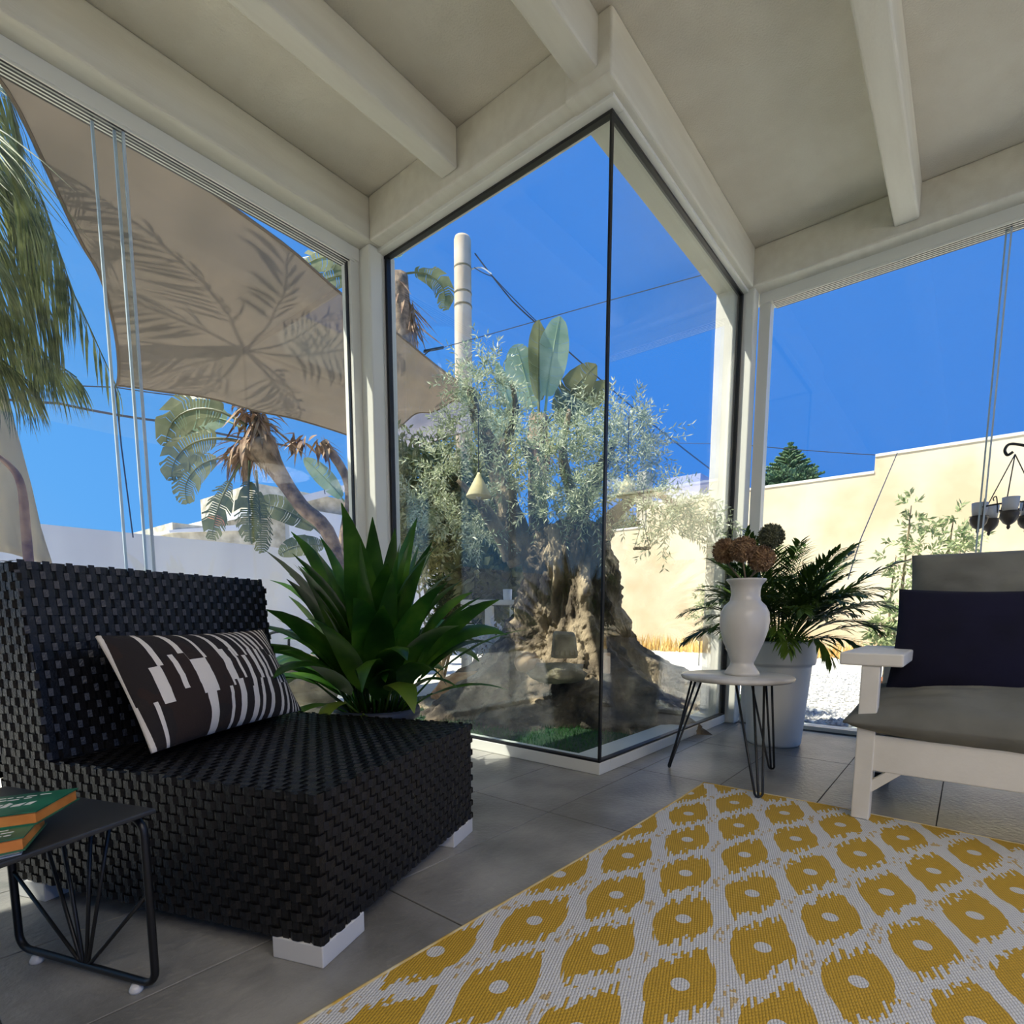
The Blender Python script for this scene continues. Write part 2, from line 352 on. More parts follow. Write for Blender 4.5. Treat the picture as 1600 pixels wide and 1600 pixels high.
panel('backrest_top_weave', (0, yb1+.004, BT-.004), (1, 0, 0), (0, 1, 0), 29, 7, cw, .0235, (0, 0, 1), h=.004)
panel('back_rear_weave', (0, D_, .05), (1, 0, 0), (0, .024, .833), 29, 37, cw, chh, (0, 1, 0))
for x0, x1, y0, y1 in ((0, .153, 0, .133), (W_-.152, W_, 0, .133), (0, .15, D_-.13, D_), (W_-.15, W_, D_-.13, D_)):
    MB().box(x0, x1, y0, y1, 0, .05).build('foot', MAT['foot'], CH, bevel=.003)
# ---------------------------------------------------------------- cushions
def cushion(w, h, t, nu=28, nv=18, pinch=.04, seed=0, wr=.004, pw=2.2, ex_=.5):
    mb = MB()
    for sgn in (1, -1):
        n0 = len(mb.v)
        for j in range(nv+1):
            for i in range(nu+1):
                u = 2*i/nu-1; v_ = 2*j/nv-1
                th = max(0, (1-abs(u)**pw)*(1-abs(v_)**pw))**ex_
                x = u*w/2*(1-pinch*(1-v_*v_)); y = v_*h/2*(1-pinch*(1-u*u)*w/h*.8)
                z = sgn*(t/2*th+.004)
                if wr: z += th*wr*noise.noise((u*3+seed, v_*3, sgn*5+seed))+wr*.6*th*noise.noise((u*8+seed, v_*7, sgn))
                mb.v.append((x, y, z))
        for j in range(nv):
            for i in range(nu):
                q = (n0+j*(nu+1)+i, n0+j*(nu+1)+i+1, n0+(j+1)*(nu+1)+i+1, n0+(j+1)*(nu+1)+i)
                mb.f.append(q if sgn > 0 else tuple(reversed(q)))
    k = (nu+1)*(nv+1)
    ring = [i for i in range(nu+1)]+[(j+1)*(nu+1)-1+0 for j in range(1, nv+1)]
    ring += [nv*(nu+1)+i for i in range(nu-1, -1, -1)]+[j*(nu+1) for j in range(nv-1, 0, -1)]
    for a, b in zip(ring, ring[1:]+ring[:1]): mb.f.append((b, a, a+k, b+k))
    return mb
def place(o, c, X, Y):               # set local x,y axes
    X = V(X).normalized(); Y = V(Y); Z = X.cross(Y).normalized(); Y = Z.cross(X)
    M_ = Matrix((X, Y, Z)).transposed().to_4x4(); M_.translation = V(c); o.matrix_world = M_
def stripe_mat():
    m = bpy.data.materials.new('striped_print'); m.use_nodes = True; nt = m.node_tree; n = nt.nodes; l = nt.links
    b = n['Principled BSDF']; b.inputs['Roughness'].default_value = .95
    tc = n.new('ShaderNodeTexCoord'); sp = n.new('ShaderNodeSeparateXYZ'); l.new(tc.outputs['Object'], sp.inputs[0])
    def math_(op, a, b_=None, c=None):
        q = n.new('ShaderNodeMath'); q.operation = op
        for i, x in enumerate((a, b_, c)):
            if x is None: continue
            if isinstance(x, (int, float)): q.inputs[i].default_value = x
            else: l.new(x, q.inputs[i])
        return q.outputs[0]
    u = math_('MULTIPLY_ADD', sp.outputs['X'], 1/.645, .5); v_ = math_('MULTIPLY_ADD', sp.outputs['Y'], 1/.315, .5)
    bands = (   # white stripes (start, width), bottom / middle / top band
        [(.0, .03), (.06, .018), (.285, .055), (.41, .022), (.47, .05), (.565, .045), (.63, .03), (.70, .04), (.80, .03), (.86, .028), (.915, .016), (.945, .014), (.972, .012)],
        [(.0, .02), (.095, .055), (.195, .025), (.27, .095), (.44, .055), (.525, .02), (.575, .035), (.645, .04), (.70, .035), (.75, .022), (.83, .03), (.88, .022), (.92, .016), (.95, .012), (.975, .01)],
        [(.0, .02), (.13, .032), (.245, .03), (.345, .022), (.44, .028), (.535, .03), (.61, .02), (.655, .03), (.705, .02), (.745, .03), (.80, .022), (.865, .022), (.91, .016), (.945, .012), (.972, .01)])
    outs = []
    for bd in bands:
        r = n.new('ShaderNodeValToRGB'); r.color_ramp.interpolation = 'CONSTANT'; el = r.color_ramp.elements
        pts = []
        for s_, w_ in bd[:15]: pts += [(s_, 1), (s_+w_*(.5 if s_ == 0 else .82), 0)]
        el[0].position = 0; el[0].color = (pts[0][1],)*3+(1,); el[1].position = pts[1][0]; el[1].color = (0, 0, 0, 1)
        for p_, c_ in pts[2:]:
            q = el.new(p_); q.color = (c_, c_, c_, 1)
        l.new(u, r.inputs['Fac']); outs.append(r.outputs['Color'])
    # step line wavers from stripe to stripe
    wv = math_('MULTIPLY', math_('SINE', math_('MULTIPLY', math_('FLOOR', math_('MULTIPLY', u, 11)), 2.3)), .05)
    v2 = math_('ADD', v_, wv)
    g1 = math_('GREATER_THAN', v2, .37); g2 = math_('GREATER_THAN', v2, .70)
    def mixc(f, a, b_):
        x = n.new('ShaderNodeMix'); x.data_type = 'RGBA'; l.new(f, x.inputs['Factor'])
        for s_, c_ in (('A', a), ('B', b_)):
            i = [q for q in x.inputs if q.name == s_ and q.type == 'RGBA'][0]
            if isinstance(c_, tuple): i.default_value = c_
            else: l.new(c_, i)
        return [q for q in x.outputs if q.type == 'RGBA'][0]
    f = mixc(g2, mixc(g1, outs[0], outs[1]), outs[2])
    nz = n.new('ShaderNodeTexNoise'); nz.inputs['Scale'].default_value = 7; l.new(tc.outputs['Object'], nz.inputs['Vector'])
    dk = mixc(math_('GREATER_THAN', nz.outputs['Fac'], .5), (*lin((44, 32, 27)), 1), (*lin((37, 31, 29)), 1))
    l.new(mixc(f, dk, (*lin((226, 219, 208)), 1)), b.inputs['Base Color'])
    nb = n.new('ShaderNodeTexNoise'); nb.inputs['Scale'].default_value = 220; l.new(tc.outputs['Object'], nb.inputs['Vector'])
    bp = n.new('ShaderNodeBump'); bp.inputs['Strength'].default_value = .3; bp.inputs['Distance'].default_value = .004; l.new(nb.outputs['Fac'], bp.inputs['Height']); l.new(bp.outputs['Normal'], b.inputs['Normal'])
    return m
ex = V((math.cos(math.radians(20.7)), math.sin(math.radians(20.7)), 0)); ey = V((-ex.y, ex.x, 0)); A0 = V((.591, 1.018, 0))
def sofa(x, y, z): return A0+ex*x+ey*y+V((0, 0, z))
pil = cushion(.65, .325, .15, 38, 24, .03, 2, .005, 2.4, .8).build('striped_cushion', stripe_mat(), smooth=True)
tag(pil, 'oblong cushion with brown and white broken stripes lying on the black wicker seat', 'cushion')
pb0, pb1 = sofa(.10, .575, .40), sofa(.72, .655, .40)
ptop = sofa(.40, .745, .675)
pmid = (pb0+pb1)/2
place(pil, (pmid+ptop)/2+V((0, 0, .012)), pb1-pb0, ptop-pmid)

# ---------------------------------------------------------------- side table with fan rods, books
T = thing('side_table', 'low charcoal metal side table with fan-shaped rod legs beside the wicker chair', 'table', (.354, 1.190, 0), math.radians(20.7))
MB().box(-.50, .002, -.004, .432, .372, .382).build('tabletop', MAT['side_top'], T, bevel=.003)
def side_frame(x):
    r = .03; z0, z1, y0, y1 = .022, .362, .015, .418
    pts = []
    for cy, cz, a0 in ((y0+r, z0+r, 180), (y1-r, z0+r, 270), (y1-r, z1-r, 0), (y0+r, z1-r, 90)):
        for k in range(6):
            a = math.radians(a0+k*18); pts.append((x, cy+r*math.cos(a), cz+r*math.sin(a)))
    f = MB().tube(pts, .0075, 8, closed=True).build('leg_frame', MAT['black_metal'], T, smooth=True)
    for yt, zt in ((y0, .215), (.10, z1), (.155, z1), (.255, z1), (.325, z1), (y1, .20)):
        mid = .215+(yt-.215)*.05
        MB().tube([(x, mid, z0+.004), (x, mid+(yt-mid)*.06, z0+.012), (x, yt, zt)], .004, 6).build('rod', MAT['black_metal'], f, smooth=True)
    for y in (.065, .36): MB().lathe([(.012, 0), (.013, .006), (.008, .016)], 14, (x-.004, y, 0)).build('glide', MAT['foot'], f, smooth=True)
side_frame(-.012); side_frame(-.486)
def book(name, label, z, c, d1, d2, L1, L2, th, cover):
    c = V((c[0], c[1], 0)); d1 = V((*d1, 0)).normalized(); d2 = V((*d2, 0)).normalized()
    t = thing(name, label, 'book', (c.x, c.y, z))
    def slab(z0, z1, ins):
        a = d1*ins+d2*ins; q = [a, a+d1*(L1-2*ins), a+d1*(L1-2*ins)+d2*(L2-2*ins), a+d2*(L2-2*ins)]
        if d1.cross(d2).z < 0: q = [q[0], q[3], q[2], q[1]]
        return MB().hexa([p+V((0, 0, z0)) for p in q], [p+V((0, 0, z1)) for p in q])
    slab(.002, th-.002, .003).build('pages', MAT['page' if th < .01 else 'orange'], t)
    for z0 in (0, th-.002): slab(z0, z0+.002, 0).build('cover', cover, t)
    return t, c, d1, d2
def cover_mat():
    m = mat('printed_green_cover', (18, 82, 62), (46, 120, 92), 14, .3)
    return m
bA = book('booklet', 'thin white booklet at the bottom of the stack on the charcoal table', .382, (.150, 1.112), (.10, .40), (-1, .10), .135, .19, .009, MAT['paper'])
bB = book('book', 'green book with orange page edges in the middle of the stack', .391, (.153, 1.100), (.30, .72), (-1, .14), .125, .185, .022, MAT['cover'])
bC = book('book', 'topmost green book with white lettering and orange edges', .413, (.178, 1.150), (.62, .80), (-.9, .36), .055+.07, .19, .022, MAT['cover'])
def print_marks(bk, th, rows, seed):
    t, c, d1, d2 = bk; r = random.Random(seed); mb = MB()
    for a, b0, b1, wd in rows:
        x = b0
        while x < b1:
            L = .006+.010*r.random(); k = d2*x+d1*(a+.003*r.random())
            q = [k, k+d2*L, k+d2*L+d1*wd*(.5+r.random()), k+d1*wd]
            if d1.cross(d2).z > 0: q = [q[0], q[3], q[2], q[1]]
            mb.hexa([p+V((0, 0, th)) for p in q], [p+V((0, 0, th+.0004)) for p in q]); x += L+.004*r.random()+.002
    mb.build('cover_lettering', MAT['paper'], t)
print_marks(bC, .022, ((.045, .03, .15, .018), (.088, .05, .15, .004), (.102, .03, .12, .003)), 3)
print_marks(bB, .022, ((.02, .02, .15, .004), (.034, .02, .13, .003), (.048, .03, .12, .003)), 4)

# ---------------------------------------------------------------- rug
def rug_mat():
    m = bpy.data.materials.new('woven_ikat_rug'); m.use_nodes = True; nt = m.node_tree; n = nt.nodes; l = nt.links
    b = n['Principled BSDF']; b.inputs['Roughness'].default_value = .8
    g = n.new('ShaderNodeNewGeometry'); sp = n.new('ShaderNodeSeparateXYZ'); l.new(g.outputs['Position'], sp.inputs[0])
    def M_(op, a, b_=None, c=None):
        q = n.new('ShaderNodeMath'); q.operation = op
        for i, x in enumerate((a, b_, c)):
            if x is None: continue
            if isinstance(x, (int, float)): q.inputs[i].default_value = x
            else: l.new(x, q.inputs[i])
        return q.outputs[0]
    X, Y = sp.outputs['X'], sp.outputs['Y']
    ca, sa = math.cos(math.radians(20)), math.sin(math.radians(20))
    al = M_('ADD', M_('MULTIPLY', X, ca), M_('MULTIPLY', Y, sa))
    ac = M_('SUBTRACT', M_('MULTIPLY', Y, ca), M_('MULTIPLY', X, sa))
    rib = M_('FLOOR', M_('DIVIDE', ac, .0062))
    wn = n.new('ShaderNodeTexWhiteNoise'); wn.noise_dimensions = '2D'
    cx = n.new('ShaderNodeCombineXYZ'); l.new(rib, cx.inputs[0]); l.new(M_('FLOOR', M_('DIVIDE', al, .085)), cx.inputs[1]); l.new(cx.outputs[0], wn.inputs['Vector'])
    jag = M_('MULTIPLY_ADD', wn.outputs['Value'], .052, -.026)
    X2 = M_('ADD', X, M_('MULTIPLY', jag, ca)); Y2 = M_('ADD', Y, M_('MULTIPLY', jag, sa))
    u = M_('DIVIDE', M_('SUBTRACT', X2, 1.497), .2395); ku = M_('ROUND', u); du = M_('SUBTRACT', u, ku)
    par = M_('MODULO', M_('ABSOLUTE', ku), 2)
    v_ = M_('SUBTRACT', M_('DIVIDE', M_('SUBTRACT', Y2, .405), .187), M_('MULTIPLY', par, .5))
    dv = M_('SUBTRACT', v_, M_('ROUND', v_))
    og = M_('MULTIPLY_ADD', M_('COSINE', M_('MULTIPLY', du, PI)), .5, .5)
    mm = M_('ABSOLUTE', M_('SUBTRACT', M_('MULTIPLY', M_('ABSOLUTE', dv), 2), og))
    yel = M_('GREATER_THAN', mm, .29)
    # small dashes where the points of the diamonds meet
    wn2 = n.new('ShaderNodeTexWhiteNoise'); wn2.noise_dimensions = '2D'; cy = n.new('ShaderNodeCombineXYZ'); l.new(rib, cy.inputs[0]); l.new(M_('FLOOR', M_('DIVIDE', al, .016)), cy.inputs[1]); l.new(cy.outputs[0], wn2.inputs['Vector'])
    tipd = M_('MULTIPLY', M_('LESS_THAN', M_('ABSOLUTE', du), .16), M_('GREATER_THAN', M_('ABSOLUTE', dv), .44))
    dash = M_('MULTIPLY', tipd, M_('GREATER_THAN', wn2.outputs['Value'], .62))
    yel = M_('MAXIMUM', yel, M_('MULTIPLY', dash, .75))
    # eye without jag
    u3 = M_('DIVIDE', M_('SUBTRACT', X, 1.497), .2395); k3 = M_('ROUND', u3); du3 = M_('SUBTRACT', u3, k3)
    v3 = M_('SUBTRACT', M_('DIVIDE', M_('SUBTRACT', Y, .405), .187), M_('MULTIPLY', M_('MODULO', M_('ABSOLUTE', k3), 2), .5)); dv3 = M_('SUBTRACT', v3, M_('ROUND', v3))
    r2 = M_('SQRT', M_('ADD', M_('POWER', M_('MULTIPLY', du3, .2395/.0215), 2), M_('POWER', M_('MULTIPLY', dv3, .187/.0185), 2)))
    eye = M_('LESS_THAN', r2, 1)
    f = M_('MULTIPLY', yel, M_('SUBTRACT', 1, eye))
    mx = n.new('ShaderNodeMix'); mx.data_type = 'RGBA'; l.new(f, mx.inputs['Factor'])
    ins = [q for q in mx.inputs if q.type == 'RGBA']; ins[0].default_value = (*lin((214, 214, 212)), 1); ins[1].default_value = (*lin((198, 158, 46)), 1)
    # ribs: darker grooves between the cords and a fine twist along them
    fr = M_('FRACT', M_('DIVIDE', ac, .0062)); prof = M_('SINE', M_('MULTIPLY', fr, PI))
    tw = M_('MULTIPLY_ADD', M_('SINE', M_('MULTIPLY', M_('ADD', al, M_('MULTIPLY', ac, .6)), 2*PI/.009)), .25, .75)
    hgt = M_('MULTIPLY', M_('POWER', prof, .6), tw)
    dk = n.new('ShaderNodeMix'); dk.data_type = 'RGBA'; dk.blend_type = 'MULTIPLY'; dk.inputs['Factor'].default_value = 1
    rp = n.new('ShaderNodeMapRange'); rp.inputs['From Max'].default_value = .55; rp.inputs['To Min'].default_value = .42; rp.inputs['To Max'].default_value = 1; l.new(hgt, rp.inputs['Value'])
    di = [q for q in dk.inputs if q.type == 'RGBA']; l.new([q for q in mx.outputs if q.type == 'RGBA'][0], di[0]); l.new(rp.outputs['Result'], di[1])
    l.new([q for q in dk.outputs if q.type == 'RGBA'][0], b.inputs['Base Color'])
    bp = n.new('ShaderNodeBump'); bp.inputs['Strength'].default_value = .6; bp.inputs['Distance'].default_value = .003; l.new(hgt, bp.inputs['Height']); l.new(bp.outputs['Normal'], b.inputs['Normal'])
    return m
rg = thing('area_rug', 'flat woven rug of mustard diamonds with white borders on grey tiles', 'rug', (1.3, .1, 0))
mb = MB(); nx, ny = 44, 32
def rugp(i, j):
    x = -.2+2.605*i/nx; y = -.75+1.638*j/ny
    if j == ny: y += .012*math.sin(x*2.1+.6)
    if i == nx: x += .010*math.sin(y*4)
    return x-1.3, y-.1
for z in (.001, .007):
    for j in range(ny+1):
        for i in range(nx+1): mb.v.append((*rugp(i, j), z))
k = (nx+1)*(ny+1)
for j in range(ny):
    for i in range(nx):
        a = j*(nx+1)+i; mb.f += [(a+k, a+k+1, a+k+nx+2, a+k+nx+1)]
edge = [i for i in range(nx+1)]+[j*(nx+1)+nx for j in range(1, ny+1)]+[ny*(nx+1)+i for i in range(nx-1, -1, -1)]+[j*(nx+1) for j in range(ny-1, 0, -1)]
for a, b in zip(edge, edge[1:]+edge[:1]): mb.f.append((a, b, b+k, a+k))
mb.build('woven_field', rug_mat(), rg)
hm = MB().tube([V((*rugp(i, ny), .006)) for i in range(nx+1)], .004, 6).tube([V((*rugp(nx, j), .006)) for j in range(ny+1)], .004, 6)
hm.build('bound_edge', mat('rug_binding', (206, 196, 160), (196, 160, 70), 14, .9), rg, smooth=True)

# ---------------------------------------------------------------- leaf builders
def leaf(mb, base, d, L, W, droop=.8, seg=7, fold=.25, side=None, shape=None, twist=0., curl=0., stalk=0.):
    """a folded blade growing from base along d, bending down by droop radians"""
    p = V(base); d = V(d).normalized(); z = V((0, 0, 1))
    sd = V(side) if side is not None else d.cross(z)
    if sd.length < 1e-4: sd = V((1, 0, 0))
    sd = (sd-d*sd.dot(d)).normalized()
    shape = shape or (lambda t: math.sin(PI*min(1, t**.75))**.8*(1-.25*t))
    n0 = len(mb.v); st = L/seg
    for i in range(seg+1):
        t = i/seg; w_ = W*.5*max(shape(t), .02); nrm = sd.cross(d)
        up_ = nrm*(fold*w_)
        mb.v += [tuple(p-sd*w_+up_), tuple(p), tuple(p+sd*w_+up_)]
        ax = d.cross(z)
        if ax.length > 1e-3:
            q = Quaternion(ax.normalized(), -(droop/seg)*(1+curl*t*2)); d = (q @ d).normalized(); 
            sd = (sd-d*sd.dot(d)).normalized()
        if twist: sd = (Quaternion(d, twist/seg) @ sd).normalized()
        p = p+d*st
    for i in range(seg):
        a = n0+i*3; mb.f += [(a, a+1, a+4, a+3), (a+1, a+2, a+5, a+4)]
    return p
def pinnate(mb, path, n, Ll, Wl, ang=.9, droop=.4, r=.004, gap=1., taper=True, seg=3, start=.1, lift=.2, rseed=0, hang=0.):
    """rachis with leaflets on both sides"""
    rr = random.Random(rseed)
    pts = [V(p) for p in path]; mb.tube(pts, [r*(1-.7*i/(len(pts)-1)) for i in range(len(pts))], 5)
    def ev(t):
        x = t*(len(pts)-1); i = min(int(x), len(pts)-2); f = x-i; return pts[i].lerp(pts[i+1], f), (pts[i+1]-pts[i]).normalized()
    for k in range(n):
        t = start+(1-start)*(k+.5)/n; p, d = ev(t)
        sd = d.cross(V((0, 0, 1)))
        sd = sd.normalized() if sd.length > 1e-3 else V((1, 0, 0))
        upv = sd.cross(d)
        s_ = (math.sin(PI*(.12+.80*t))**.7) if taper else 1
        for sg in (-1, 1):
            a = ang*(1-.5*t)+rr.uniform(-.12, .12)
            dd = d*math.cos(a)+sd*sg*math.sin(a)+upv*(lift+rr.uniform(-.1, .1))+V((0, 0, -hang))
            leaf(mb, p, dd, Ll*s_*rr.uniform(.85, 1.1), Wl, droop*rr.uniform(.6, 1.4), seg, .2, side=d if hang else None)
    return mb

# ---------------------------------------------------------------- aspidistra in a slate pot
pc = V((1.455, 1.985, 0))
AS = thing('potted_aspidistra', 'broad-leaved green aspidistra in a slate blue pot behind the wicker chair', 'plant', pc)
MB().lathe([(.125, 0), (.13, .01), (.165, .31), (.182, .312), (.186, .335), (.182, .356), (.170, .356), (.168, .33), (.02, .325)], 40).build('pot', MAT['pot_dark'], AS, smooth=True)
MB().lathe([(.165, .32), (.12, .335), (.03, .34)], 24).build('soil', MAT['earth'], AS, smooth=True)
R2 = random.Random(21)
def asp_leaf(az, tilt, L, W, droop, r0=.06, stalk=.12, mt='leaf_dark', twist=0., curl=.3):
    mb = MB(); b = V((r0*math.cos(az), r0*math.sin(az), .33))
    d = V((math.sin(tilt)*math.cos(az), math.sin(tilt)*math.sin(az), math.cos(tilt)))
    top = b+d*stalk; mb.tube([b, b+d*stalk*.5, top+d*.02], [.006, .005, .004], 5)
    leaf(mb, top, d, L, W, droop, 9, .22, side=V((-math.sin(az), math.cos(az), 0)), twist=twist, curl=curl)
    return mb.build('leaf', MAT[mt], AS, smooth=True)
for k in range(62):
    az = k*2.3999+R2.uniform(-.3, .3); q = (k/62)
    tilt = .03+.46*q**1.2+R2.uniform(-.06, .10)
    asp_leaf(az, tilt, R2.uniform(.57, .75)*(1-.34*q), R2.uniform(.115, .155), R2.uniform(.10, .6)+.8*q*q, .03+.09*q, R2.uniform(.10, .22)*(1-.3*q), twist=R2.uniform(-1., 1.), curl=.8)
rt_ = math.atan2(RT.y, RT.x)          # towards the right of the room
asp_leaf(rt_+PI-.1, .95, .34, .125, 2.3, .10, .24, twist=.3)                 # big curled leaf on the left
asp_leaf(rt_+PI+.35, .80, .36, .10, 1.2, .10, .18)
asp_leaf(rt_+PI-.45, .62, .42, .09, .7, .10, .20)
asp_leaf(rt_-.05, 1.0, .36, .085, .75, .11, .14)
asp_leaf(rt_+.05, .75, .46, .085, .55, .10, .22)
asp_leaf(rt_-1.05, .75, .34, .12, 1.5, .10, .16, 'leaf_pale')                 # yellowed leaf over the rim
asp_leaf(rt_-1.9, .95, .24, .08, 1.7, .11, .12, 'leaf_pale')
asp_leaf(rt_-2.3, 1.0, .28, .09, 1.5, .12, .10)
for k in range(16): asp_leaf(R2.uniform(0, 2*PI), R2.uniform(.25, .8), R2.uniform(.28, .42), R2.uniform(.09, .12), R2.uniform(.6, 1.6), .09, R2.uniform(.06, .14), twist=R2.uniform(-.8, .8))
asp_leaf(rt_-1.6, 1.15, .10, .05, 1.3, .13, .05, 'leaf_pale')

# ---------------------------------------------------------------- hairpin table, vase, dried flowers
HC = V((2.585, .818, 0))
HT = thing('hairpin_table', 'small round marbled table on black hairpin legs between rug and glass', 'table', HC)
zt = .485
MB().lathe([(.235, zt-.022), (.243, zt-.016), (.245, zt-.008), (.240, zt), (.02, zt)], 48).build('tabletop', MAT['tabletop'], HT, smooth=True, bevel=0)
for fx, fy, hz in ((2.553, 1.113, .001), (2.33, .626, .008), (2.841, .711, .001)):
    f = V((fx, fy, 0))-HC; f.z = hz+.005; d = V((f.x, f.y, 0)).normalized(); s_ = V((-d.y, d.x, 0)); zz = V((0, 0, zt-.02))
    lg = MB()
    pts = []
    a = d*.165+s_*.06+zz; b = f+s_*.016+V((0, 0, .012)); c = f; e_ = f-s_*.016+V((0, 0, .012)); g = d*.165-s_*.06+zz
    lg.tube([a, b, f+s_*.010+V((0, 0, .003)), c, f-s_*.010+V((0, 0, .003)), e_, g], .0052, 7)
    lg.tube([d*.20+zz, f*.985+V((0, 0, .012)), c], .0052, 7)
    lg.add([(d*.15+s_*.075+zz), (d*.22+s_*.03+zz), (d*.22-s_*.03+zz), (d*.15-s_*.075+zz)], [(0, 1, 2, 3), (3, 2, 1, 0)])
    lg.build('leg', MAT['black_metal'], HT, smooth=True)
VC = V((2.60, .80, zt))
VS = thing('vase', 'tall cream ceramic urn vase on the round hairpin table', 'vase', VC)
prof = [(.072, 0), (.076, .004), (.075, .012), (.064, .028), (.050, .050), (.049, .058), (.052, .064), (.066, .10), (.086, .15), (.102, .205), (.107, .245), (.103, .285), (.088, .315), (.070, .332), (.066, .338), (.062, .36), (.062, .385), (.068, .408), (.082, .424), (.086, .430), (.083, .434), (.070, .425), (.056, .40), (.055, .34), (.02, .33)]
MB().lathe(prof, 56).build('body', MAT['vase'], VS, smooth=True)
flowers = ((1133, 861, 2.74, .058, 'dry', 'brown dried flower ball leftmost in the cream vase'), (1161, 858, 2.66, .058, 'dry', 'brown dried flower ball in the middle of the vase bunch'),
           (1190, 873, 2.70, .058, 'dry', 'brown dried flower ball right and lowest in the vase bunch'), (1205, 838, 2.80, .058, 'dry_green', 'greenish dried flower ball highest in the vase bunch'))
for i, (u, v_, D, r, mt, lb) in enumerate(flowers):
    c = at(u, v_, D); base = VC+V((.012*(i-1.5), .01*(1-i % 2), .30))
    t = thing('dried_flower', lb, 'flower', base, 0, 'dried flower balls in the vase'); c = c-base
    MB().tube([V((0, 0, 0)), V((0, 0, .12)), c*.75, c], .004, 6).build('stem', MAT['stem'], t, smooth=True)
    rr = random.Random(i); mb = MB()
    for k in range(420):
        z = 1-2*(k+.5)/420; a = k*2.39996; q = math.sqrt(1-z*z); d = V((q*math.cos(a), q*math.sin(a), z))
        R_ = r*(.80+.22*rr.random()); p = c+d*R_; x = d.orthogonal().normalized(); y = d.cross(x); s_ = .0065*rr.uniform(.7, 1.3); ro = rr.random()*6
        x, y = x*math.cos(ro)+y*math.sin(ro), y*math.cos(ro)-x*math.sin(ro)
        tip = d*.004
        mb.add([p-x*s_+tip, p-y*s_*.7-tip, p+x*s_+tip, p+y*s_*.7-tip, p-d*.012], [(0, 1, 2, 3), (0, 4, 1), (1, 4, 2), (2, 4, 3), (3, 4, 0)])
    mb.blob(c, r*.80, i, .1, 3, 14, 9)
    fl_ = mb.build('flower_head', MAT[mt], t)

# ---------------------------------------------------------------- palm in a tall white pot
WP = V((3.475, .868, 0))
CP = thing('potted_palm', 'feathery dark green palm in a tall tapered white pot by the right window', 'plant', WP)
MB().lathe([(.138, 0), (.145, .006), (.150, .02), (.182, .46), (.184, .475), (.198, .478), (.202, .49), (.212, .60), (.212, .612), (.203, .612), (.19, .56), (.03, .55)], 48).build('pot', MAT['pot_white'], CP, smooth=True)
MB().lathe([(.195, .55), (.10, .57), (.02, .575)], 24).build('soil', MAT['earth'], CP, smooth=True)
R3 = random.Random(5)
def palm_frond(az, tilt, L, droop, ll=.15, n=17):
    b = V((.05*math.cos(az), .05*math.sin(az), .56)); d = V((math.sin(tilt)*math.cos(az), math.sin(tilt)*math.sin(az), math.cos(tilt)))
    path = [b]; p = b.copy()
    for i in range(9):
        p = p+d*(L/9); path.append(p.copy())
        ax = d.cross(V((0, 0, 1)))
        if ax.length > 1e-3: d = (Quaternion(ax.normalized(), -droop/9*(.4+i*.17)) @ d).normalized()
    return pinnate(MB(), path, n+5, ll, .021, .95, .55, .0045, start=.34, rseed=int(az*100)).build('frond', MAT['palm_leaf'], CP)
for k in range(60):
    q = k/60; az = k*2.3999
    palm_frond(az, .08+.70*q+R3.uniform(-.1, .1), R3.uniform(.52, .72)*(1-.15*q), .55+1.0*q+R3.uniform(-.2, .3), R3.uniform(.14, .18))
for az, tl, L, dr in ((rt_+.1, .85, .72, .9), (rt_-.25, .62, .80, .7), (rt_+.35, .50, .78, .6), (rt_-.5, 1.0, .66, 1.3), (rt_+PI, 1.0, .55, 1.4), (rt_+PI-.4, .9, .5, 1.6), (rt_-1.4, 1.0, .45, 1.9), (rt_-1.0, 1.1, .55, 1.7), (rt_-1.9, .9, .45, 1.8), (rt_+.8, .3, .72, .5)):
    palm_frond(az, tl, L, dr, .17, 19)

# ---------------------------------------------------------------- white bench with cushions
BX, BXB = 2.325, 3.07
B = thing('garden_bench', 'white painted wooden bench with broad flat arms on the rug edge', 'bench', (BX, .30, .008))
wm = MAT['white']; L_ = 1.55          # length along -y
def bb(nm, x0, x1, y0, y1, z0, z1, bv=.004): return MB().box(x0, x1, y0, y1, z0, z1).build(nm, wm, B, bevel=bv)
for y0 in (-.062, -L_+.0): bb('leg', 0, .05, y0, y0+.058, 0, .568)
for y0 in (-.062, -L_+.0):
    lg = bb('leg', BXB-BX-.06, BXB-BX, y0, y0+.058, -.008, .568)
    MB().box(BXB-BX-.062, BXB-BX+.002, y0-.002, y0+.060, -.008, .02).build('foot_cap', MAT['black_metal'], lg)
bb('front_apron', .008, .036, -L_+.05, -.058, .185, .318); bb('rear_apron', BXB-BX-.05, BXB-BX-.02, -L_+.05, -.058, .185, .318)
for y0 in (-.05, -L_+.012): bb('side_apron', .05, BXB-BX-.06, y0, y0+.028, .20, .318)
for k in range(8): bb('seat_slat', .04+k*.085, .115+k*.085, -L_+.03, -.035, .318, .336, .002)
for y0, y1 in ((-.13, .066), (-L_-.06, -L_+.13)): bb('armrest', -.008, .64, y0, y1, .568, .614, .006)
for y, sg in ((-.062, -1), (-L_+.058, 1)):
    MB().hexa([(.01, y, .105), (.045, y, .105), (.045, y, .15), (.01, y, .15)], [(.01, y+sg*.085, .185), (.045, y+sg*.085, .185), (.045, y+sg*.042, .188), (.01, y+sg*.042, .188)]).build('corner_brace', wm, B)
bb('top_rail', BXB-BX-.05, BXB-BX-.02, -L_+.15, -.15, .72, .80)
for k in range(7): bb('back_slat', BXB-BX-.045, BXB-BX-.025, -.20-k*.2, -.13-k*.2, .31, .73, .002)
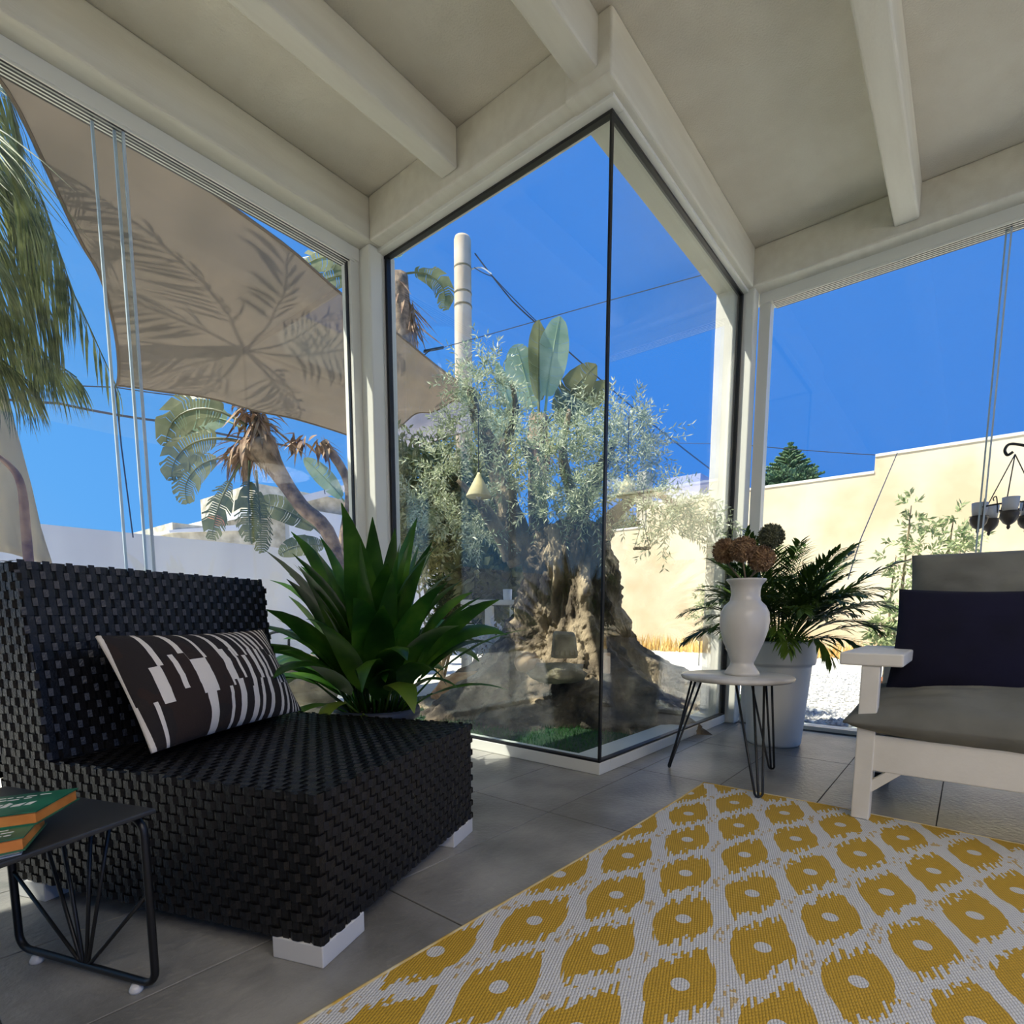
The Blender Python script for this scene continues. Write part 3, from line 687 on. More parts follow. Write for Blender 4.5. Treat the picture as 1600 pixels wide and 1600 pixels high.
def soft_box(w, h, t, seed, top=.0):  # boxy slipcover cushion: x width, y height, z thickness, softly rumpled
    mb = cushion(w, h, t, 56, 34, .018, seed, .026, 5.)
    return mb
sc = cushion(1.54, .66, .185, 60, 34, .012, 3, .020, 3.4).build('seat_cushion', MAT['fabric_grey'], smooth=True)
place(sc, (BX+.295, .338-.77, .402), (0, -1, .0), (1, 0, .10)); tag(sc, 'rumpled grey seat cushion lying on the white bench', 'cushion')
bc = soft_box(1.40, .58, .15, 9).build('back_cushion', MAT['fabric_grey'], smooth=True)
place(bc, (2.895, .215-.70, .735), (0, -1, .012), (.16, 0, 1)); tag(bc, 'grey slipcovered back cushion leaning on the white bench back', 'cushion')
nv = cushion(.52, .44, .15, 28, 22, .05, 4, .006).build('navy_cushion', MAT['navy'], smooth=True)
place(nv, (2.76, -.01, .645), (0, -1, -.03), (.25, 0, 1)); tag(nv, 'dark navy square cushion propped on the grey bench cushions', 'cushion')

# ================================================================ GARDEN
# ---------------------------------------------------------------- lawn patch in the glass corner
lawn = struct(MB().box(2.32, 5.4, 1.50, 3.9, -.05, .012).build('ground_lawn', MAT['soil']))
lawn.name = 'trim_14'
R4 = random.Random(11); mb = MB()
for k in range(15000):
    x = R4.uniform(2.33, 5.0); y = R4.uniform(1.51, 3.8)
    if math.hypot(x-3.77, y-2.63) < .85: continue
    h = R4.uniform(.018, .038); a = R4.uniform(0, 2*PI); w_ = .0028; l_ = V((R4.uniform(-.015, .015), R4.uniform(-.015, .015), h))
    p = V((x, y, .011)); s_ = V((math.cos(a)*w_, math.sin(a)*w_, 0))
    mb.add([p-s_, p+s_, p+l_], [(0, 1, 2)])
lb = mb.build('lawn_grass', MAT['grass']); tag(lb, 'short green lawn around the olive trunk behind the glass', 'grass', kind='stuff')

# ---------------------------------------------------------------- old olive tree
TC = V((3.77, 2.63, 0))
OL = thing('olive_tree', 'ancient olive tree with flared gnarled trunk behind the glass corner', 'tree', TC)
prof = [(0, 1.17), (.05, 1.10), (.12, 1.0), (.25, .84), (.40, .66), (.55, .53), (.75, .44), (.97, .39), (1.15, .355), (1.3, .345), (1.42, .30), (1.5, .2)]
def rad(z):
    for (z0, r0), (z1, r1) in zip(prof, prof[1:]):
        if z <= z1: t = (z-z0)/(z1-z0); return r0+(r1-r0)*t
    return prof[-1][1]
mb = MB(); na, nz = 230, 130
rang = math.atan2(RT.y, RT.x); fang = rang-PI/2 if True else 0
cang = math.atan2(-TC.y, -TC.x)      # towards the viewer's side
for i in range(nz+1):
    z = 1.5*i/nz; r0 = rad(z)
    cx_, cy_ = RT.x*(.03+.03*z), RT.y*(.03+.03*z)
    for j in range(na):
        a = 2*PI*j/na; ca, sa = math.cos(a), math.sin(a)
        tw = a+z*.35
        n1 = noise.noise(V((math.cos(tw)*2.2, math.sin(tw)*2.2, z*.55)))
        n2 = noise.noise(V((math.cos(tw)*5.5, math.sin(tw)*5.5, z*1.3+7)))
        n3 = noise.noise(V((ca*16*r0, sa*16*r0, z*9)))
        rid = 1-abs(noise.noise(V((math.cos(tw)*4.2+3, math.sin(tw)*4.2, z*.8))))*2
        n5 = noise.noise(V((ca*r0*7+4, sa*r0*7, z*6)))
        q3 = V((math.cos(tw)*r0*26, math.sin(tw)*r0*26, z*9)); n6 = abs(noise.noise(q3))+.5*abs(noise.noise(q3*2.1))
        g7 = abs(noise.noise(V((math.cos(tw)*9, math.sin(tw)*9, z*2.2+3))))
        r = r0*(1+.20*n1+.12*n2+.10*rid*(1.1-z*.3)-.05)+.04*n3+.06*n5+.05*(n6-.35)+.09*(g7-.25)*r0
        db = math.cos(a-(rang+.15)); 
        if db > 0: r += .22*db**8*math.exp(-((z-.30)/.16)**2)+.14*db**3*math.exp(-((z-.05)/.2)**2)
        dn = math.cos(a-(cang-.1))
        if dn > 0: r -= .16*dn**30*math.exp(-((z-.95)/.35)**2)          # hollow cleft facing the room
        zz_ = z+.03*n2*(1 if i else 0)
        mb.v.append((cx_+ca*r, cy_+sa*r, zz_-.01))
for i in range(nz):
    for j in range(na):
        mb.f.append((i*na+j, i*na+(j+1) % na, (i+1)*na+(j+1) % na, (i+1)*na+j))
mb.f.append(tuple(nz*na+j for j in range(na)))
mb.build('trunk', MAT['bark'], OL, smooth=True)
R5 = random.Random(3)
def oc(u, v_, D): return at(u, v_, D)-TC
def limb(pts, r0, r1):
    n_ = len(pts); b = MB().tube(pts, [(r0+(r1-r0)*i/(n_-1))*.72*(1+.12*R5.uniform(-1, 1)) for i in range(n_)], 9)
    return b.build('branch', MAT['bark'], OL, smooth=True)
def curve(ps, n=8):
    ps = [V(p) for p in ps]; out = []
    for i in range(len(ps)-1):
        p0, p1, p2, p3 = ps[max(i-1, 0)], ps[i], ps[i+1], ps[min(i+2, len(ps)-1)]
        for k in range(n):
            t = k/n; out.append(.5*((2*p1)+(p2-p0)*t+(2*p0-5*p1+4*p2-p3)*t*t+(3*p1-p0-3*p2+p3)*t**3))
    return out+[ps[-1]]
limb(curve([oc(820, 880, 4.6), oc(795, 800, 4.6), oc(775, 720, 4.7), oc(748, 660, 4.75), oc(735, 610, 4.8)], 5), .20, .04)
limb(curve([oc(850, 880, 4.7), oc(840, 790, 4.8), oc(838, 740, 4.9), oc(815, 690, 4.9)], 5), .15, .03)
limb(curve([oc(890, 880, 4.6), oc(905, 800, 4.55), oc(935, 740, 4.5), oc(960, 690, 4.5)], 5), .17, .03)
limb(curve([oc(900, 870, 4.6), oc(960, 805, 4.4), oc(1010, 770, 4.2), oc(1060, 790, 4.05)], 5), .10, .015)
limb(curve([oc(800, 870, 4.5), oc(760, 800, 4.4), oc(715, 750, 4.4)], 5), .11, .02)
limb(curve([oc(775, 720, 4.7), oc(805, 650, 4.7), oc(800, 600, 4.7)], 5), .07, .02)
limb(curve([oc(905, 800, 4.55), oc(880, 720, 4.4), oc(890, 640, 4.4)], 5), .08, .02)
# foliage: clusters (pixel, distance, radius), thin lanceolate leaves along drooping sprays
olv = MB()
def spray(mb, p, d, L, n, droop, ll=.055, lw=.011, rr=R5):
    p = V(p); d = V(d).normalized(); st = L/n
    for k in range(n):
        ax = d.cross(V((0, 0, 1)))
        if ax.length > 1e-3: d = (Quaternion(ax.normalized(), -droop/n) @ d).normalized()
        q = p+d*st
        s_ = d.orthogonal().normalized(); a = k*1.571+rr.uniform(-.4, .4); s_ = Quaternion(d, a) @ s_
        for sg in (-1, 1):
            ld = (s_*sg*.8+d*.75+V((rr.uniform(-.2, .2), rr.uniform(-.2, .2), rr.uniform(-.2, .2)))).normalized(); w_ = ld.cross(V((rr.uniform(-1, 1), rr.uniform(-1, 1), rr.uniform(.2, 1)))).normalized()*lw*.5
            l_ = ll*rr.uniform(.7, 1.2); mb.add([p, p+ld*l_*.45-w_, p+ld*l_, p+ld*l_*.45+w_], [(0, 1, 2, 3)])
        p = q
clus = [(745, 640, 4.7, .26), (760, 590, 4.7, .17), (720, 690, 4.6, .22), (790, 680, 4.5, .24), (800, 650, 4.8, .16), (735, 590, 4.8, .14),
        (880, 715, 4.4, .25), (910, 665, 4.5, .22), (890, 760, 4.3, .28), (940, 720, 4.4, .26), (845, 720, 4.3, .22), (920, 800, 4.2, .24), (860, 800, 4.3, .20),
        (975, 690, 4.4, .24), (1005, 715, 4.4, .20), (975, 770, 4.3, .22), (1020, 790, 4.1, .20), (1045, 820, 4.05, .17), (1075, 800, 4.0, .12), (690, 740, 4.5, .22), (660, 790, 4.5, .2), (700, 820, 4.5, .2), (745, 840, 4.5, .16),
        (790, 760, 4.4, .18), (950, 660, 4.5, .16), (1010, 680, 4.4, .12)]
for (u, v_, D, r) in clus:
    c = oc(u, v_, D)
    for k in range(int(720*r*r+10)):
        d = V((R5.gauss(0, 1), R5.gauss(0, 1), R5.gauss(.35, .8))).normalized()
        spray(olv, c+d*r*R5.uniform(.1, .75), d+V((0, 0, .25)), R5.uniform(.14, .30), R5.randint(6, 11), R5.uniform(.2, 1.6))
for (u, v_, D) in ((720, 600, 4.8), (770, 560, 4.7), (757, 550, 4.7), (700, 640, 4.7), (690, 660, 4.6), (1030, 700, 4.4), (1000, 650, 4.4), (985, 640, 4.4), (960, 630, 4.5), (1020, 670, 4.4)):
    for k in range(3): spray(olv, oc(u, v_+25, D), V((R5.uniform(-.3, .3), R5.uniform(-.3, .3), 1)), R5.uniform(.2, .32), 9, .3)
for (u, v_, D, du) in ((1040, 800, 4.1, 1), (1055, 785, 4.05, 1), (1030, 820, 4.1, 1), (1060, 835, 4.0, 1), (1085, 815, 3.98, 1), (1035, 780, 4.1, 1), (1010, 770, 4.2, 1)):
    for k in range(4): spray(olv, oc(u, v_, D), RT*.9+V((R5.uniform(-.2, .2), R5.uniform(-.2, .2), R5.uniform(-.1, .5))), R5.uniform(.25, .42), 14, 1.1)
o = olv.build('foliage', MAT['olive_leaf'], OL); o['kind'] = 'stuff'
# things set on and round the trunk
cj = at(822, 1034, 3.62)
CJ = thing('clay_jar', 'small tan clay jar lying tipped on the olive roots', 'jar', cj); CJ.rotation_euler = (.2, 1.15, -.5)
MB().lathe([(.03, -.075), (.052, -.06), (.066, -.02), (.06, .03), (.04, .055), (.034, .065), (.042, .078), (.036, .078), (.028, .06), (.01, .0)], 24).build('body', MAT['clay'], CJ, smooth=True)
fb = at(884, 1003, 3.75)
FB = thing('stone_block', 'squarish pale grey stone with a notch standing against the olive trunk', 'stone', fb, .75)
MB().hexa([(-.045, -.085, -.11), (.05, -.075, -.11), (.05, .10, -.11), (-.04, .09, -.11)], [(-.03, -.06, .05), (.05, -.07, .07), (.05, .085, .08), (-.035, .075, .055)]).build('block', MAT['rock'], FB, bevel=.02)
for k in range(5): MB().box(-.056, -.043, -.075+k*.033, -.055+k*.033, -.09, -.055).build('tooth', MAT['rock'], FB, bevel=.004)
fl2 = at(868, 1050, 3.74)
mb = MB().blob((0, 0, 0), .18, 8, .35, 2.4, 20, 10, (1, 1.15, .38)); o = mb.build('mossy_stone', MAT['rock'], smooth=True); o.location = fl2; tag(o, 'flat ochre stone on the olive roots below the grey block', 'stone')
tg = at(948, 1036, 2.95); o = MB().box(-.02, .02, -.016, .016, -.055, .055).build('wooden_tag', MAT['clay'], bevel=.003); o.location = tg; o.rotation_euler = (0, .05, .7); tag(o, 'small beige wooden tag just behind the glass corner edge', 'tag')
lg_ = at(722, 1072, 4.5); mb = MB().blob((0, 0, 0), .20, 14, .35, 2.2, 20, 10, (1.3, .8, .55)); o = mb.build('split_rock', mat('ochre_rock', (170, 120, 72), (226, 190, 140), 6, .9, .8, 16), smooth=True); o.location = lg_; o.rotation_euler = (.1, -.35, -.9); tag(o, 'ochre split rock left of the olive roots', 'rock')
for (u, v_, D, r, sd, lbl) in ((482, 1055, 3.9, .155, 5, 'rounded upper sandstone rock beside the wicker chair and aspidistra'), (478, 1085, 3.7, .17, 9, 'pitted lower sandstone rock beside the striped cushion end')):
    mb = MB().blob((0, 0, 0), r, sd, .3, 2.0, 22, 14, (1.1, 1, .85)); o = mb.build('rock', MAT['rock'], smooth=True); o.location = at(u, v_, D); tag(o, lbl, 'rock')
def hang_lamp(u, v_, D, s_, label, top):
    c = at(u, v_, D); t = thing('hanging_lamp', label, 'lamp', c)
    MB().lathe([(.22*s_, -.02*s_), (.225*s_, 0), (.10*s_, .24*s_), (.035*s_, .36*s_), (.02*s_, .40*s_), (.015*s_, .39*s_), (.09*s_, .23*s_), (.21*s_, .0)], 26).build('shade', MAT['lamp_cone'], t, smooth=True)
    MB().tube([(0, 0, .38*s_), (0, 0, .38*s_+top)], .004, 5).build('cord', MAT['cable'], t)
    MB().lathe([(.02*s_, -.06*s_), (.05*s_, -.02*s_), (.04*s_, .04*s_), (.02*s_, .06*s_)], 14).build('bulb', MAT['wax'], t, smooth=True)
hang_lamp(748, 775, 4.25, .42, 'straw cone lamp hanging in the left of the olive crown', .5)
hang_lamp(980, 774, 4.15, .36, 'straw cone lamp hanging in the right of the olive crown', .4)
sw = at(1003, 857, 3.95); t = thing('hanging_feeder', 'little hanging wooden feeder tray in front of the cream wall', 'bird feeder', sw)
MB().box(-.055, .055, -.035, .035, -.006, .008).build('tray', MAT['bark'], t, bevel=.002)
MB().tube([(-.05, 0, .008), (0, 0, .20)], .0025, 5).tube([(.05, 0, .008), (0, 0, .20)], .0025, 5).tube([(0, 0, .20), (0, 0, .40)], .0025, 5).build('string', MAT['cable'], t)
t.rotation_euler = (0, 0, rang)

# ---------------------------------------------------------------- generic leafy bush (stuff foliage on its own stems)
def bush(name, label, base, cl, nleaf, ll, lw, mt, seed, stems=5, group=None):
    r = random.Random(seed); t = thing(name, label, 'shrub' if 'tree' not in name else 'tree', base, 0, group)
    sm = MB()
    for k in range(stems):
        c, rr = cl[k % len(cl)]; c = V(c); sm.tube(curve([V((r.uniform(-.05, .05), r.uniform(-.05, .05), 0)), c*.5+V((r.uniform(-.08, .08), r.uniform(-.08, .08), 0)), c], 4), [.022-.0022*i for i in range(9)], 5)
    sm.build('stem', MAT['stem'], t)
    mb = MB(); tot = sum(q[1]**2 for q in cl)
    for c, rr in cl:
        for k in range(int(nleaf*rr*rr/tot/8)+1):
            d = V((r.gauss(0, 1), r.gauss(0, 1), r.gauss(.2, .9))).normalized()
            spray(mb, V(c)+d*rr*r.uniform(.1, .8), d+V((0, 0, .2)), rr*r.uniform(.35, .7), 4, r.uniform(0, 1.4), ll, lw, r)
    o = mb.build('foliage', MAT[mt], t); o['kind'] = 'stuff'
    return t
def cl_at(base, items): return [(at(u, v_, D)-base, r) for u, v_, D, r in items]
b0 = at(690, 1010, 7.2); b0.z = -.05
bush('pale_leafy_tree', 'pale dusty-leaved small tree growing left of the olive tree', b0, cl_at(b0, [(650, 740, 7.2, .5), (700, 760, 7.0, .55), (640, 800, 7.0, .5), (690, 830, 6.8, .55), (740, 800, 7.0, .5), (650, 860, 6.8, .4), (760, 850, 7, .4), (720, 870, 6.8, .4), (770, 740, 7.3, .4)]), 14000, .11, .035, 'bush_leaf', 8, 9)
b1 = at(770, 985, 6.0); b1.z = -.05
bush('leafy_shrub', 'bright broad-leaved shrub low beside the olive trunk on its left', b1, cl_at(b1, [(770, 890, 6.0, .28), (745, 905, 6, .22), (780, 930, 6, .22)]), 1500, .20, .09, 'strel_leaf', 9, 4)
b2 = at(765, 1015, 5.4); b2.z = -.05
bush('flowering_shrub', 'low grey shrub with tiny white flowers under the white table', b2, cl_at(b2, [(745, 995, 5.2, .13), (772, 990, 5.2, .12), (760, 1008, 5.1, .15), (730, 1008, 5.2, .12)]), 900, .04, .024, 'wall_grey', 10, 4)
b3 = at(735, 990, 6.6); b3.z = -.05
bush('dark_shrub', 'dark dense shrub in shade behind the white table', b3, cl_at(b3, [(720, 930, 6.6, .28), (745, 950, 6.6, .3), (700, 920, 6.7, .22), (780, 960, 6.8, .3), (735, 980, 6.6, .3), (775, 990, 6.6, .3), (705, 980, 6.6, .26), (800, 930, 6.8, .26)]), 11000, .08, .03, 'palm_leaf', 12, 4)

# ---------------------------------------------------------------- white garden table with cup, black chair, agave
ft = at(765, 945, 5.6); ft.z = -.05; zt_ = at(765, 938, 5.6).z+.05
t = thing('garden_table', 'white garden table left of the olive trunk outside the glass', 'table', ft, rang)
MB().box(-.27, .30, -.20, .20, zt_-.045, zt_).build('tabletop', MAT['white'], t, bevel=.004)
for x in (-.235, .0, .24):
    for y in (-.16, .16): MB().box(x-.035, x+.035, y-.03, y+.03, 0, zt_-.055).build('leg', MAT['white'], t, bevel=.003)
MB().box(-.20, .21, -.15, .15, .22, .245).build('shelf', MAT['white'], t, bevel=.003)
cp = at(793, 931, 5.5); o = MB().lathe([(.038, -.05), (.042, -.04), (.046, .055), (.042, .055), (.038, -.02), (.01, -.035)], 20).build('cup', MAT['white'], smooth=True); o.location = V((cp.x, cp.y, ft.z+zt_+.05)); tag(o, 'plain white cup standing on the white garden table', 'cup')
fc = at(445, 1000, 4.6); fc.z = -.05
t = thing('metal_chair', 'thin black metal garden chair beyond the wicker backrest', 'chair', fc, rang)
MB().tube(curve([(-.03, -.2, 0), (-.05, -.2, .42), (-.05, -.2, .62), (.0, -.2, .675), (.14, -.2, .69)], 5), .011, 6).tube(curve([(-.03, .2, 0), (-.05, .2, .42), (-.05, .2, .62), (.0, .2, .675), (.14, .2, .69)], 5), .011, 6).build('arm_frame', MAT['black_metal'], t, smooth=True)
MB().box(-.42, .02, -.21, .21, .41, .435).build('seat', MAT['black_metal'], t, bevel=.004)
for y in (-.19, .19): MB().tube([(-.40, y, .42), (-.42, y, 0)], .011, 6).build('leg', MAT['black_metal'], t)
MB().tube(curve([(-.41, -.19, .42), (-.5, -.19, .82), (-.5, .19, .82), (-.41, .19, .42)], 5), .011, 6).build('back_frame', MAT['black_metal'], t, smooth=True)
ag = at(320, 915, 5.2); ag.z = .25
t = thing('spiky_agave', 'spiky grey-green agave peeking over the black wicker backrest', 'plant', ag)
for k in range(24):
    a = k*2.4; tl = .15+.045*k; mb = MB()
    leaf(mb, (.02*math.cos(a), .02*math.sin(a), 0), (math.sin(tl)*math.cos(a), math.sin(tl)*math.sin(a), math.cos(tl)), .78-.012*k, .045, .15, 4, .35, shape=lambda t: (1-t)**.7)
    mb.build('leaf', MAT['agave'], t)
MB().lathe([(.20, -.30), (.26, .0), (.24, .0), (.03, -.02)], 20).build('pot', MAT['terracotta'], t, smooth=True)

# ---------------------------------------------------------------- strelitzias (giant bird of paradise)
def paddle(mb, base, d, L, W, droop=.6, torn=.5, seed=0, stalk=.5, roll=0., face=None):
    r = random.Random(seed); p = V(base); d = V(d).normalized(); pts = [p.copy()]; ds = [d.copy()]
    n = 12
    for k in range(n):
        ax = d.cross(V((0, 0, 1)))
        if ax.length > 1e-3: d = (Quaternion(ax.normalized(), -droop/n*(.3+1.4*k/n)) @ d).normalized()
        p = p+d*(L/n); pts.append(p.copy()); ds.append(d.copy())
    i0 = int(n*stalk*.5)
    mb.tube(pts, [max(.004, .028*L/1.6*(1-.85*i/n)) for i in range(n+1)], 6)
    m_ = 3*(n-i0)
    def ev(t): x = i0+t*(n-i0); i = min(int(x), n-1); f = x-i; return pts[i].lerp(pts[i+1], f), ds[i].lerp(ds[i+1], f).normalized()
    for sg in (-1, 1):
        k = 0
        while k < m_:
            g = 1 if r.random() < torn else r.randint(2, 5); k1 = min(k+g, m_)
            gap = .12 if r.random() < torn else .02
            hang = r.uniform(.0, .9)*torn
            q = []
            for kk, off in ((k, gap), (k1, -gap)):
                t = (kk+off)/m_; pp, dd = ev(max(0, min(1, t))); sd = dd.cross(V(face) if face is not None else V((0, 0, 1)))
                sd = sd.normalized() if sd.length > 1e-3 else V((1, 0, 0))
                if roll: sd = Quaternion(dd, roll) @ sd
                wd = W*.5*max(.06, math.sin(PI*min(1, (.06+.94*t)))**.55)
                e_ = pp+(sd*sg+V((0, 0, -hang))+dd*.25).normalized()*wd; mid = pp+(sd*sg+V((0, 0, -.1*hang))).normalized()*wd*.5
                q.append((pp, mid, e_))
            mb.add([q[0][0], q[0][1], q[0][2], q[1][0], q[1][1], q[1][2]], [(0, 3, 4, 1), (1, 4, 5, 2)])
            k = k1
    return mb
def strel(name, label, base, trunk, r, leaves, dead=(), group=None):
    t = thing(name, label, 'plant', base, 0, group); base = V(base)
    MB().tube(curve([V(p)-base for p in trunk], 5), r, 9).build('trunk', MAT['strel_trunk'], t, smooth=True)
    for k, (b, d, L, W, dr, torn, mt, fc_) in enumerate(leaves):
        paddle(MB(), V(b)-base, d, L, W, dr, torn, k+len(name), face=fc_).build('leaf', MAT[mt], t)
    for k, (b, d, L, W, dr) in enumerate(dead):
        mb = MB(); rr = random.Random(k)
        for q in range(26):
            leaf(mb, V(b)-base+V((rr.uniform(-.1, .1), rr.uniform(-.1, .1), rr.uniform(-.1, .1))), V(d)+V((rr.gauss(0, .35), rr.gauss(0, .35), rr.gauss(0, .3))), L*rr.uniform(.5, 1), W*rr.uniform(.4, 1), dr, 4, .2)
        mb.build('dead_leaf', MAT['strel_brown'], t)
    return t
vw = -FW                              # leaves of these fans show their faces to the terrace side
# leaning one on the left, crown against the sky
D = 8.2; P = lambda u, v_, dd=0: at(u, v_, D+dd)
LEFT = -RT; DN = V((0, 0, -1)); UPV = V((0, 0, 1))
cr_ = P(395, 695)
strel('leaning_strelitzia', 'leaning bird of paradise tree with torn drooping leaves above the grey wall', V((*P(560, 900).xy, -.05)),
      [V((*P(560, 900).xy, -.05)), P(520, 850), P(470, 790), P(425, 725), P(400, 690)], [.11, .11, .11, .11, .11, .10, .10, .10, .10, .10, .10, .10, .10, .11, .12, .14, .17, .20, .22, .22, .18],
      [(P(385, 665), LEFT*.8+UPV*.6, 1.35, .55, 2.3, .75, 'strel_leaf', vw), (P(375, 690), LEFT+UPV*.25, 1.2, .5, 1.9, .75, 'strel_leaf', vw), (P(370, 715), LEFT*.8+UPV*.05, 1.05, .45, 2.0, .8, 'strel_leaf', vw),
       (P(375, 725), LEFT*.35+DN*.5, 1.05, .40, .5, .9, 'strel_leaf', vw), (P(400, 735), RT*.05+DN, 1.05, .38, .1, .9, 'strel_leaf', vw), (P(390, 720, -.2), LEFT*.1+DN*.9, 1.0, .4, .2, .9, 'strel_leaf', vw), (P(380, 670, .2), LEFT*.5+UPV*.3, .95, .5, 1.6, .5, 'strel_pale', vw)],
      [(P(398, 640), DN+RT*.05, .75, .09, .0), (P(405, 650), DN+RT*.12, .7, .08, .0), (P(385, 690), LEFT*.5+DN*.5, .6, .08, .4), (P(400, 680), LEFT*.3+DN*.2, .55, .07, .9), (P(385, 700), LEFT*.4+DN*.6, .5, .07, .6), (P(405, 660), RT*.1+UPV*.4, .45, .07, 1.5), (P(395, 640), UPV*.2+LEFT*.3, .42, .07, 1.8), (P(410, 690), DN*.8+RT*.1, .45, .06, .3), (P(370, 705), LEFT*.5+DN*.5, .4, .06, .4)])
D = 9.4
strel('young_strelitzia', 'small strelitzia with upright leaves beside the white post, behind the grey wall', V((*P(530, 900).xy, -.05)), [V((*P(530, 900).xy, -.05)), P(535, 860), P(545, 760), P(505, 690)], [.07]*16,
      [(P(520, 850), LEFT*.5+UPV*.5, 1.5, .4, .9, .4, 'strel_leaf', vw), (P(545, 850), RT*.2+UPV, 1.4, .4, .5, .4, 'strel_pale', vw), (P(530, 860), LEFT*.9+UPV*.3, 1.0, .35, 1.0, .5, 'strel_leaf', vw), (P(550, 800), LEFT*.7+UPV, 1.1, .3, .3, .2, 'strel_pale', vw)],
      [(P(505, 690), RT*.2+DN*.6, .45, .1, .3), (P(470, 685), LEFT*.3+DN*.6, .35, .1, .3)])
D = 7.6
strel('upright_strelitzia', 'tall upright strelitzia rising above the olive crown', V((*P(845, 950).xy, -.05)), [V((*P(845, 950).xy, -.05)), P(842, 850), P(840, 760), P(842, 650)], [.13]*16,
      [(P(850, 660), UPV+RT*.10, 1.32, .42, .12, .05, 'strel_pale', vw), (P(842, 665), UPV-RT*.02, 1.30, .40, -.1, .08, 'strel_leaf', vw+RT*.9), (P(838, 670), UPV-RT*.20, 1.08, .50, .15, .15, 'strel_pale', vw), (P(850, 670), UPV*.8+RT*.55, 1.05, .40, .25, .2, 'strel_leaf', vw), (P(860, 665), UPV*.55+RT*.75, .95, .34, .1, .1, 'strel_leaf', vw),
       (P(805, 670), UPV-RT*.25, .88, .16, .1, .0, 'strel_pale', vw), (P(838, 680), UPV*.3-RT*.9, .85, .45, .4, .4, 'strel_pale', vw), (P(770, 680), UPV*.8-RT*.4, .75, .25, .3, .3, 'strel_leaf', vw), (P(860, 690), UPV*.6+RT*.3, .9, .4, .9, .4, 'strel_leaf', vw)],
      [(P(842, 690), DN*.8, .45, .1, .1), (P(840, 670), DN*.8+RT*.2, .4, .09, .2), (P(850, 700), DN*.7-RT*.2, .4, .09, .2)])
D = 12.5
strel('tall_strelitzia', 'tallest strelitzia with an arching frond behind the shade sail', V((*P(632, 930).xy, -.05)), [V((*P(632, 930).xy, -.05)), P(636, 760), P(634, 600), P(622, 430)], [.24, .24, .24, .24, .24, .22, .22, .22, .22, .22, .2, .2, .2, .2, .2, .2],
      [(P(620, 432), RT*.9+UPV*.35, 1.5, .5, 2.6, .8, 'strel_leaf', vw), (P(610, 420), UPV+RT*.1, .9, .5, 1.2, .5, 'strel_pale', vw), (P(600, 425), LEFT*.9+UPV*.5, 1.9, .6, 1.3, .7, 'strel_leaf', vw), (P(590, 430), LEFT+UPV*.1, 1.7, .6, .9, .7, 'strel_leaf', vw), (P(612, 430), LEFT*.4+UPV*.9, 1.5, .6, 1.4, .6, 'strel_leaf', vw)],
      [(P(638, 470), DN+RT*.25, .9, .10, .1), (P(645, 500), DN+RT*.3, .8, .08, -.2), (P(620, 440), DN+RT*.1, .7, .1, .1)])

# ---------------------------------------------------------------- palm at the far left, cream canvas
pb = at(-230, 900, 4.6); pb.z = -.05
PT = thing('drooping_palm', 'palm with long shaggy drooping fronds at the left edge of the view', 'palm', pb)
MB().tube(curve([(0, 0, 0), (.05, 0, 1.2), (.02, .02, 2.4), (.05, 0, 3.3)], 6), [.2-.002*i for i in range(19)], 10).build('trunk', MAT['strel_trunk'], PT, smooth=True)
R6 = random.Random(17)
def dfrond(pxs, D0, n, ll, seed, hang=.9):
    pts = curve([at(u, v_, D0+dd)-pb for u, v_, dd in pxs], 5)
    pinnate(MB(), pts, int(n*1.7), ll, .011, .9, .5, .013, taper=True, seg=4, start=.15, lift=.0, rseed=seed, hang=hang).build('frond', MAT['frond'], PT)
dfrond([(-230, 330, 0), (-120, 150, 0), (-10, 190, 0), (60, 300, -.1), (100, 420, -.2)], 4.3, 46, .95, 1)
dfrond([(-230, 330, 0), (-130, 200, .1), (-40, 210, .1), (20, 290, .1), (50, 380, .1)], 4.5, 44, .9, 2)
dfrond([(-230, 340, 0), (-140, 280, 0), (-40, 330, 0), (40, 420, 0), (90, 510, 0)], 4.2, 44, .75, 3)
dfrond([(-230, 350, 0), (-150, 340, 0), (-60, 410, 0), (20, 490, 0), (75, 560, 0)], 4.4, 42, .6, 4, .7)
dfrond([(-230, 350, 0), (-130, 400, .1), (-40, 470, .1), (50, 540, .1), (120, 590, .1)], 4.6, 40, .5, 5, .55)
dfrond([(-230, 360, 0), (-130, 440, 0), (-60, 500, 0), (0, 560, 0), (50, 600, 0)], 4.4, 40, .5, 6, .6)
dfrond([(-230, 340, 0), (-150, 150, .2), (-60, 90, .2), (0, 130, .3), (30, 200, .3)], 4.9, 44, .7, 7, .7)
for k in range(9):                   # the rest of the crown
    a = math.atan2(RT.y, RT.x)+PI*.45+k*.42; L = 1.5
    pts = [V((.05, 0, 3.3))+V((math.cos(a)*x, math.sin(a)*x, .55*math.sin(x*2.0)-.35*x*x*.6)) for x in (0, .35, .7, 1.05, 1.4, 1.7)]
    pinnate(MB(), pts, 26, .55, .022, .9, .5, .012, seg=3, start=.2, lift=0, rseed=60+k, hang=.6).build('frond', MAT['frond'], PT)
pb2 = V((.02, 6.5, -.05))
t2 = thing('tall_palm', 'tall palm beyond the left edge whose fronds shade the taupe sail', 'palm', pb2)
MB().tube(curve([(0, 0, 0), (.2, .1, 2.2), (.6, .25, 4.4), (1.1, .4, 6.2)], 6), [.20-.0072*i for i in range(19)], 10).build('trunk', MAT['strel_trunk'], t2, smooth=True)
